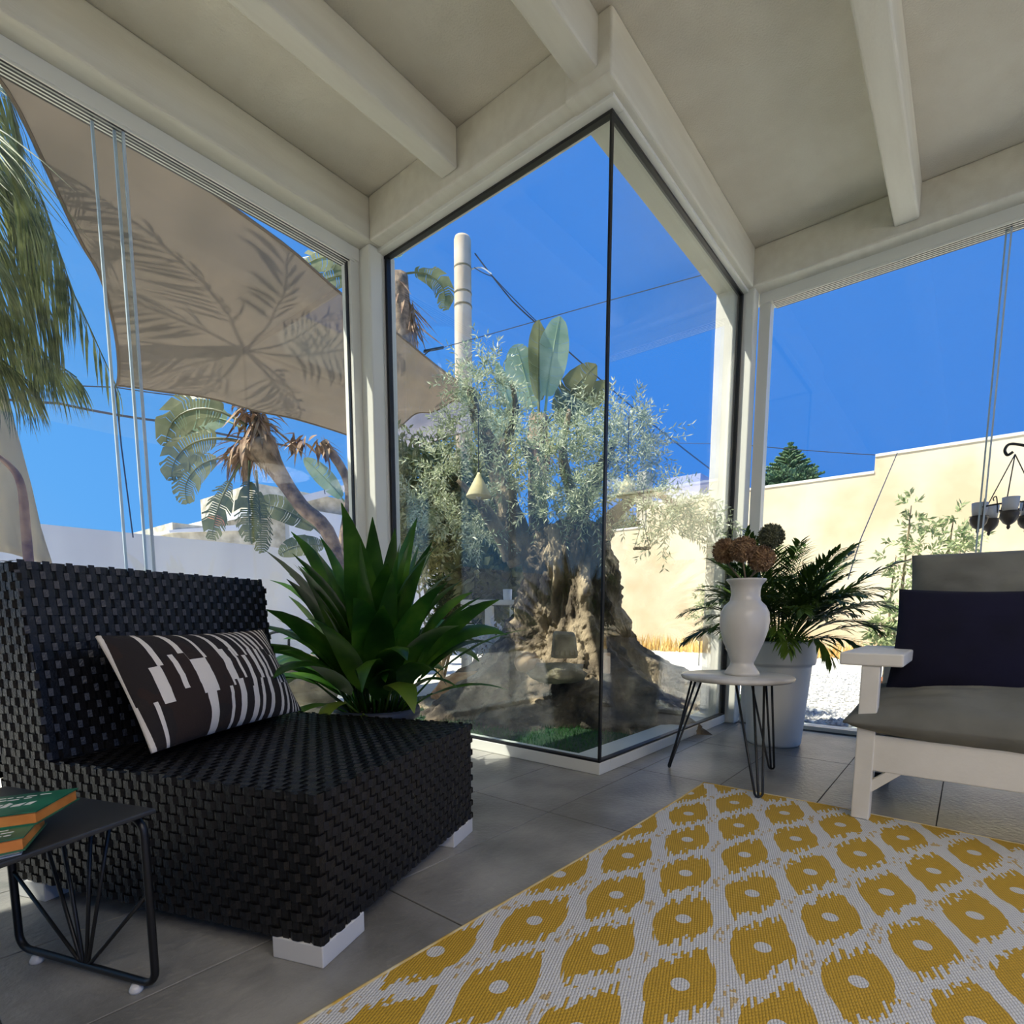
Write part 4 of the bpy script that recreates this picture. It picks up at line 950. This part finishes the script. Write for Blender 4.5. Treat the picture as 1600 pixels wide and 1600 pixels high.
for k in range(10):
    a = k*2.4; L = 2.3; zz0 = V((1.1, .4, 6.2)); dz = .8-.11*k
    pts = [zz0+V((math.cos(a)*x, math.sin(a)*x, dz*x-.30*x*x)) for x in (0, .5, 1., 1.5, 1.9, L)]
    pinnate(MB(), pts, 26, .62, .045, .9, .5, .016, seg=3, start=.15, lift=0, rseed=90+k, hang=.3).build('frond', MAT['frond'], t2)
# sheet of canvas hanging from a line
CVD = 5.6
mb = MB(); hem = [(-8, 560), (12, 625), (32, 690), (50, 755), (64, 815), (82, 872)]
nU, nV = 26, 20
for j in range(nV+1):
    t = j/nV*(len(hem)-1); i = min(int(t), len(hem)-2); f = t-i; u1 = hem[i][0]*(1-f)+hem[i+1][0]*f; v1 = hem[i][1]*(1-f)+hem[i+1][1]*f
    for i in range(nU+1):
        s_ = i/nU; u = -330+(u1+330)*s_; v_ = v1-(1-s_)*70*(1-j/nV)+(10*math.sin(s_*14)*j/nV)
        mb.v.append(tuple(at(u, v_, CVD+.10*math.sin(s_*16+j*.12)+.06*math.sin(s_*37+j*.3))))
for j in range(nV):
    for i in range(nU): a = j*(nU+1)+i; mb.f.append((a, a+1, a+nU+2, a+nU+1))
o = mb.build('canvas_drape', MAT['canvas'], smooth=True); s_ = o.modifiers.new('thick', 'SOLIDIFY'); s_.thickness = .006
tag(o, 'cream canvas drape hanging at the left edge outside the glass', 'canvas')
db_ = V((*at(45, 905, 5.2).xy, -.05)); t = thing('branch_reflection', 'bent brown branch reflection built as a solid stem before the cream canvas', 'branch', db_)
MB().tube(curve([V((0, 0, 0)), at(42, 850, 5.2)-db_, at(33, 760, 5.2)-db_, at(12, 725, 5.2)-db_, at(-25, 700, 5.2)-db_], 5), [.035-.001*i for i in range(21)], 7).build('stem', MAT['strel_brown'], t, smooth=True)  # solid stem standing in for a brown branch reflection
th = at(8, 868, 5.0); t = thing('reed_bundle', 'bundle of dry reeds low at the left edge behind the wicker chair', 'reeds', V((th.x, th.y, -.05)), rang); rr = random.Random(2)
sub = MB()
for k in range(60):
    y = rr.uniform(-.15, .15); z = rr.uniform(.72, 1.02); sub.tube([(-.5, y, z+rr.uniform(-.03, .03)), (.22, y+rr.uniform(-.02, .02), z-.05+rr.uniform(-.04, .04))], .009, 5)
o = sub.build('reeds', MAT['thatch'], t); o['kind'] = 'stuff'
for x in (-.35, .1): MB().box(x-.03, x+.03, -.14, .14, 0, .74).build('trestle', MAT['strel_trunk'], t)
cx_ = V((*at(68, 880, 5.3).xy, -.05)); t = thing('grey_cactus', 'small grey-green cactus between cream canvas and grey wall', 'plant', cx_)
MB().blob((0, 0, .60), .12, 3, .2, 3, 14, 10, (.8, .8, 4.4)).build('body', MAT['agave'], t, smooth=True)
MB().blob((.1, .02, .95), .07, 4, .2, 3, 12, 8, (1, 1, 1.6)).build('pad', MAT['agave'], t, smooth=True)

# ---------------------------------------------------------------- shade sails
def sail(name, label, A, B, C, D, mtl, sag, folds=.03, n=30):
    A, B, C, D = map(V, (A, B, C, D)); cen = (A+B+C+D)/4
    def edge(p, q, t, b): m_ = p.lerp(q, t); return m_+(cen-(p+q)/2)*(b*4*t*(1-t))
    mb = MB()
    for j in range(n+1):
        v_ = j/n
        for i in range(n+1):
            u = i/n
            P0 = edge(A, B, u, sag[0]); P1 = edge(D, C, u, sag[2]); Q0 = edge(A, D, v_, sag[3]); Q1 = edge(B, C, v_, sag[1])
            p = P0*(1-v_)+P1*v_+Q0*(1-u)+Q1*u-(A*(1-u)*(1-v_)+B*u*(1-v_)+C*u*v_+D*(1-u)*v_)
            p.z -= .25*16*u*(1-u)*v_*(1-v_)*.6
            p.z += folds*noise.noise(V((u*3+v_*6, v_*2-u*3, 1.3)))*(1+2*(1-v_))
            mb.v.append(tuple(p))
    for j in range(n):
        for i in range(n): a = j*(n+1)+i; mb.f.append((a, a+1, a+n+2, a+n+1))
    t = thing(name, label, 'shade sail', A)
    for v_ in range(len(mb.v)): mb.v[v_] = tuple(V(mb.v[v_])-A)
    o = mb.build('cloth', mtl, t, smooth=True)
    hb = MB()
    for ids in ([i for i in range(n+1)], [j*(n+1)+n for j in range(n+1)], [n*(n+1)+i for i in range(n+1)], [j*(n+1) for j in range(n+1)]):
        hb.tube([mb.v[i] for i in ids], .012, 5)
    hb.build('hem', MAT['sail_hem'], t)
    return t
MAT['sail_hem'] = mat('sail_hem', (112, 98, 84), None, rough=.9)
SA1 = at(-106, -37, 3.62); SA2 = at(183, 600, 6.6); SA3 = at(578, 692, 8.4); SA4 = at(737, 612, 9.2)
sail('shade_sail', 'big taupe shade sail stretched from the roof over the garden', SA1, SA4, SA3, SA2, MAT['sail'], (.05, .02, .10, .10), .05)
sail('pale_shade_sail', 'pale grey shade sail behind the taupe one, left of the olive crown', at(560, 640, 10.2), at(742, 606, 10.4), at(752, 668, 10.2), at(590, 722, 9.6), MAT['sail_b'], (.02, .03, .04, .04), .03, 16)
SAIL = bpy.data.objects['shade_sail']; stp = SA1
MB().beam(at(640, 573, 8.75)-stp, at(672, 547, 8.95)-stp, .05, .012).beam(at(662, 549, 8.95)-stp, at(693, 543, 9.0)-stp, .06, .02).build('strap', MAT['black_metal'], SAIL)

# ---------------------------------------------------------------- pole and cables
PB = at(727, 900, 19); PB.z = -.05; pt = at(727, 372, 19).z
t = thing('utility_pole', 'round pale concrete utility pole behind the olive tree', 'pole', PB)
MB().lathe([(.31, 0), (.268, pt-.03), (.24, pt+.05), (.02, pt+.08)], 28).build('shaft', MAT['pole'], t, smooth=True)
for k, v_ in enumerate((420, 460, 480)):
    z = at(727, v_, 19).z+.05; q_ = .274+.006*k; MB().lathe([(q_, z-.03), (q_+.006, z-.02), (q_+.006, z+.02), (q_, z+.03)], 24).build('band', MAT['stem'], t, smooth=True)
MB().tube(curve([V((.24, -.1, pt-.8)), at(752, 418, 18.8)-PB, at(768, 428, 18.6)-PB], 4), .02, 5).build('bracket', MAT['foot'], t)
def cable(label, pts, r=.013, sg=.0):
    ps = [at(*p) for p in pts]; b = ps[0]; full = []
    for p, q in zip(ps, ps[1:]):
        for k in range(12): f = k/12; w_ = p.lerp(q, f); w_.z -= sg*4*f*(1-f); full.append(w_-b)
    full.append(ps[-1]-b)
    t = MB().tube(full, r, 5).build('cable', MAT['cable']); t.location = b; tag(t, label, 'cable'); return t
cable('dark overhead cable running down right from the pole top behind the olive', [(742, 396, 18.8), (800, 470, 18.6), (850, 515, 18.6), (1010, 655, 18.8), (1135, 752, 19)], .022, .02)
cable('thin second cable beside the thick one right of the pole', [(741, 418, 18.8), (770, 432, 18.6), (850, 513, 18.6)], .014, .03)
cable('thin sail guy wire rising right from the dark strap', [(692, 543, 9.0), (950, 470, 8.0), (1118, 424, 7.4)], .006)
cable('faint cable crossing the sky low in the right glass pane', [(1000, 737, 17), (1012, 690, 16.5), (1140, 693, 16), (1370, 711, 16)], .010, .02)
cable('upper thin cable crossing the sky beyond the left glazing', [(-60, 590, 12), (180, 605, 12), (330, 623, 12), (560, 652, 12)], .010, .02)
cable('lower thicker cable crossing the sky beyond the left glazing', [(-60, 615, 11), (90, 630, 11), (250, 658, 11), (470, 700, 11)], .018, .02)
cable('slack sail tether hanging from the lower left sail corner', [(180, 602, 6.6), (190, 700, 6.8), (208, 840, 7.0)], .007)
cable('short vertical wire in the sky right of the leaning strelitzia', [(492, 700, 10.5), (503, 745, 10.5), (508, 772, 10.5)], .008)
cable('slanting thin wire in front of the tall cream wall', [(1402, 708, 9.5), (1345, 842, 7.0), (1325, 905, 6.2)], .006)

# ---------------------------------------------------------------- houses beyond the walls
hb = aty(405, 830, 13); hb.z = -.05
t = thing('garden_house', 'cream stone house with a sloping white roof behind the grey garden wall', 'building', hb)
def bxw(p0, p1, y0, y1): return MB().box(p0.x-hb.x, p1.x-hb.x, y0-hb.y, y1-hb.y, 0, p1.z+.05)
bxw(aty(400, 800, 13), aty(640, 800, 13), 13, 16).build('wall', MAT['stone_wall'], t)
bxw(aty(270, 828, 12.4), aty(402, 832, 12.4), 12.4, 15).build('lower_wing', MAT['stone_wall'], t)
bxw(aty(452, 820, 12.8), aty(640, 822, 12.8), 12.8, 13).build('porch_wall', MAT['wall_grey'], t)
r0, r1 = aty(396, 797, 12.6)-hb, aty(640, 738, 12.6)-hb
MB().hexa([(r0.x, -.4, r0.z-.10), (r1.x, -.4, r1.z-.10), (r1.x, 3.2, r1.z-.10), (r0.x, 3.2, r0.z-.10)], [(r0.x, -.4, r0.z+.05), (r1.x, -.4, r1.z+.10), (r1.x, 3.2, r1.z+.10), (r0.x, 3.2, r0.z+.05)]).build('roof', MAT['wall_grey'], t)
q0, q1 = aty(264, 828, 12.3)-hb, aty(404, 822, 12.3)-hb
MB().hexa([(q0.x, -.7, q0.z-.05), (q1.x, -.7, q1.z-.08), (q1.x, 2, q1.z-.08), (q0.x, 2, q0.z-.05)], [(q0.x, -.7, q0.z), (q1.x, -.7, q1.z+.06), (q1.x, 2, q1.z+.06), (q0.x, 2, q0.z)]).build('wing_roof', MAT['wall_grey'], t)
c0 = aty(372, 822, 12.4)-hb; MB().box(c0.x-.16, c0.x+.10, .2, .5, 0, c0.z+.30).build('chimney', MAT['terracotta'], t, bevel=.01)
lb_ = atx(1068, 800, 17); lb_.z = -.05
t = thing('far_building', 'small chimneyed building rising behind the cream wall right of the olive', 'building', lb_)
MB().box(0, 1.6, -.5, .6, 0, atx(1000, 752, 17).z).build('wall', MAT['lavender'], t)
y0, y1 = atx(1012, 750, 17).y-lb_.y, atx(998, 750, 17).y-lb_.y
MB().box(-.1, .4, min(y0, y1), max(y0, y1), 0, atx(1005, 735, 17).z).build('chimney', MAT['stone_wall'], t)

# ---------------------------------------------------------------- araucaria and greenery beyond the wall
ab = at(1231, 770, 26); ab.z = -.05
t = thing('norfolk_pine', 'tiered dark green conifer beyond the cream wall', 'tree', ab)
ht = at(1231, 692, 26).z+.05; zb = at(1231, 752, 26).z+.05
MB().tube([(0, 0, 0), (0, 0, ht)], [.22, .03], 7).build('trunk', MAT['strel_trunk'], t)
R7 = random.Random(4)
for k in range(8):
    f = k/7.3; z = zb+(ht-zb)*f; L = 1.25*(1-f)**1.1+.06; mb = MB()
    for j in range(9):
        a = j*2*PI/9+k*.4; d = V((math.cos(a), math.sin(a), .10)); pts = [V((0, 0, z)), V((0, 0, z))+d*L*.5+V((0, 0, -.06)), V((0, 0, z))+d*L+V((0, 0, .04*L))]
        mb.tube(pts, [.05, .045, .02], 5)
        for q in range(8):
            p = pts[0].lerp(pts[2], .25+.75*q/8); s_ = d.cross(V((0, 0, 1))).normalized()
            for sg in (-1, 1): mb.beam(p, p+s_*sg*L*.16*(1-.6*q/8)+d*L*.08+V((0, 0, .04)), .06, .05)
    mb.build('branch_whorl', MAT['araucaria'], t)
for (u, v_, D, r, lbl) in ((1215, 756, 22, .45, 'low green treetop under the conifer behind the wall'), (1258, 752, 22, .34, 'small green treetop right of the conifer behind the wall'), (975, 826, 17, .42, 'dark green treetop over the lowest step of the cream wall')):
    b = V((*at(u, v_, D).xy, -.05)); c = at(u, v_, D)-b
    bush('garden_treetop', lbl, b, [(c, r), (c+RT*r*.8-V((0, 0, r*.2)), r*.6), (c-RT*r*.8-V((0, 0, r*.2)), r*.6)], 1500, .16, .06, 'araucaria', int(u), 3)

# ---------------------------------------------------------------- planting along the cream wall
def wallplant(u, v_, D, items, n, lbl, sd, mt='shrub', ll=.085, lw=.028, nm='wall_shrub'):
    b = V((*at(u, v_, D).xy, -.05)); return bush(nm, lbl, b, cl_at(b, items), n, ll, lw, mt, sd, 5)
wallplant(1420, 900, 7.5, [(1424, 790, 7.5, .16), (1422, 820, 7.5, .2), (1435, 850, 7.5, .26), (1400, 870, 7.5, .24), (1455, 865, 7.4, .2), (1410, 900, 7.3, .28)], 520, 'tall pale spire shrub behind the grey bench cushion', 31)
wallplant(1490, 900, 7.6, [(1490, 810, 7.6, .13), (1482, 840, 7.6, .2), (1515, 835, 7.6, .16), (1500, 860, 7.5, .26)], 320, 'pale leafy shrub left of the hanging candle lantern', 32)
wallplant(1380, 1020, 6.0, [(1375, 985, 6.0, .14), (1395, 960, 6.0, .16), (1370, 1010, 5.9, .12)], 450, 'wispy plant behind the bench arm', 33)
wallplant(1110, 960, 9.5, [(1108, 930, 9.5, .28), (1115, 890, 9.5, .22), (1100, 960, 9.4, .22)], 350, 'sparse shrub against the cream wall left of the vase', 34)
bs = V((12.6, 6, 0)); mb = MB(); rr = random.Random(8)
for k in range(2600):
    y = rr.uniform(-5, 8.6); x = rr.uniform(11.9, 12.9); h = rr.uniform(.15, .42); p = V((x, y, -.05)); a = rr.uniform(0, 6.28); s_ = V((math.cos(a), math.sin(a), 0))*.02
    mb.add([p-s_, p+s_, p+V((rr.uniform(-.1, .1), rr.uniform(-.1, .1), h))], [(0, 1, 2)])
o = mb.build('dry_grass_strip', MAT['dry_grass']); tag(o, 'strip of dry golden grass along the foot of the cream wall', 'grass', kind='stuff')
sp_ = V((*at(1093, 1010, 9.5).xy, -.05)); t = thing('stake_light', 'tiny garden stake light before the cream wall', 'light', sp_)
MB().tube([(0, 0, 0), (0, 0, .42)], .012, 6).build('stake', MAT['black_metal'], t); MB().lathe([(.03, .40), (.06, .44), (.075, .50), (.02, .53)], 12).build('head', MAT['black_metal'], t, smooth=True)
tp = V((*at(1400, 1085, 4.5).xy, -.05)); t = thing('terracotta_pot', 'terracotta pot seen behind the white bench arm', 'pot', tp)
zt2 = at(1400, 1062, 4.5).z+.05
MB().lathe([(.11, 0), (.15, zt2-.06), (.168, zt2-.06), (.168, zt2), (.15, zt2), (.13, zt2-.05), (.02, zt2-.06)], 28).build('pot', MAT['terracotta'], t, smooth=True)
# gravel in front of the right window
mb = MB(); rr = random.Random(12)
for k in range(5200):
    x = 4.6+rr.random()**1.5*4.5; y = rr.uniform(-1.2, 1.9); r = rr.uniform(.012, .028); p = V((x, y, -.05+r*.3))
    a = rr.uniform(0, 6.3); c_, s_ = math.cos(a)*r, math.sin(a)*r
    mb.add([p+V((c_, s_, 0)), p+V((-s_, c_, 0)), p+V((-c_, -s_, 0)), p+V((s_, -c_, 0)), p+V((0, 0, r*.8))], [(0, 1, 4), (1, 2, 4), (2, 3, 4), (3, 0, 4)])
o = mb.build('gravel_bed', MAT['gravel']); tag(o, 'bed of pale grey gravel outside the right window', 'gravel', kind='stuff')

# ---------------------------------------------------------------- hanging candle lantern on a crook
KD = 4.75; kc = at(1592, 800, KD)
pole_b = V((*at(1690, 900, KD).xy, -.05))
t = thing('shepherd_crook', 'black wrought iron crook holding the candle lantern at the right edge', 'hook', pole_b)
def kp(u, v_): return at(u, v_, KD)-pole_b
MB().tube(curve([V((0, 0, 0)), kp(1688, 900), kp(1680, 760), kp(1650, 705), kp(1600, 696), kp(1578, 694), kp(1570, 703), kp(1574, 711), kp(1583, 706)], 6), .0085, 7).build('rod', MAT['black_metal'], t, smooth=True)
t = thing('candle_lantern', 'black iron hanging candle lantern ring with glass cups outside the right window', 'lantern', kc)
hk = at(1577, 711, KD)-kc
cups = []
for k in range(5):
    a = math.pi*.5+k*2*PI/5+.3; cups.append(V((math.cos(a)*.155, math.sin(a)*.155, 0)))
hk = V((0, 0, at(1577, 711, KD).z-kc.z)); sh = at(1577, 800, KD)-kc
zr = .04
MB().tube([V((math.cos(a*PI/16)*.155, math.sin(a*PI/16)*.155, zr)) for a in range(32)], .006, 6, closed=True).build('ring', MAT['black_metal'], t, smooth=True)
for k in range(3):
    a = k*2*PI/3+.9; MB().tube([V((0, 0, hk.z)), V((math.cos(a)*.155, math.sin(a)*.155, zr))], .0035, 5).build('chain_rod', MAT['black_metal'], t)
for k, c in enumerate(cups):
    s_ = MB().lathe([(.004, -.12), (.010, -.108), (.008, -.095), (.028, -.082), (.043, -.058), (.048, -.03), (.045, -.015), (.052, -.012), (.042, -.01), (.02, -.02)], 16, c).build('cup_holder', MAT['black_metal'], t, smooth=True)
    MB().lathe([(.034, -.018), (.040, .02), (.043, .072), (.040, .072), (.036, .02), (.01, -.01)], 16, c).build('glass_cup', MAT['wax'], s_, smooth=True)
    d = c.normalized(); w_ = V((-d.y, d.x, 0))
    for sg in (-1, 1): MB().tube(curve([c+w_*sg*.058+V((0, 0, -.015)), c+w_*sg*.064+V((0, 0, .05)), c+w_*sg*.072+V((0, 0, .085)), c+w_*sg*.085+V((0, 0, .075)), c+w_*sg*.08+V((0, 0, .06))], 4), .0035, 5).build('scroll', MAT['black_metal'], s_)
t.location = t.location-sh+V((0, 0, sh.z))
t.location = V((*at(1577, 800, KD).xy, kc.z))
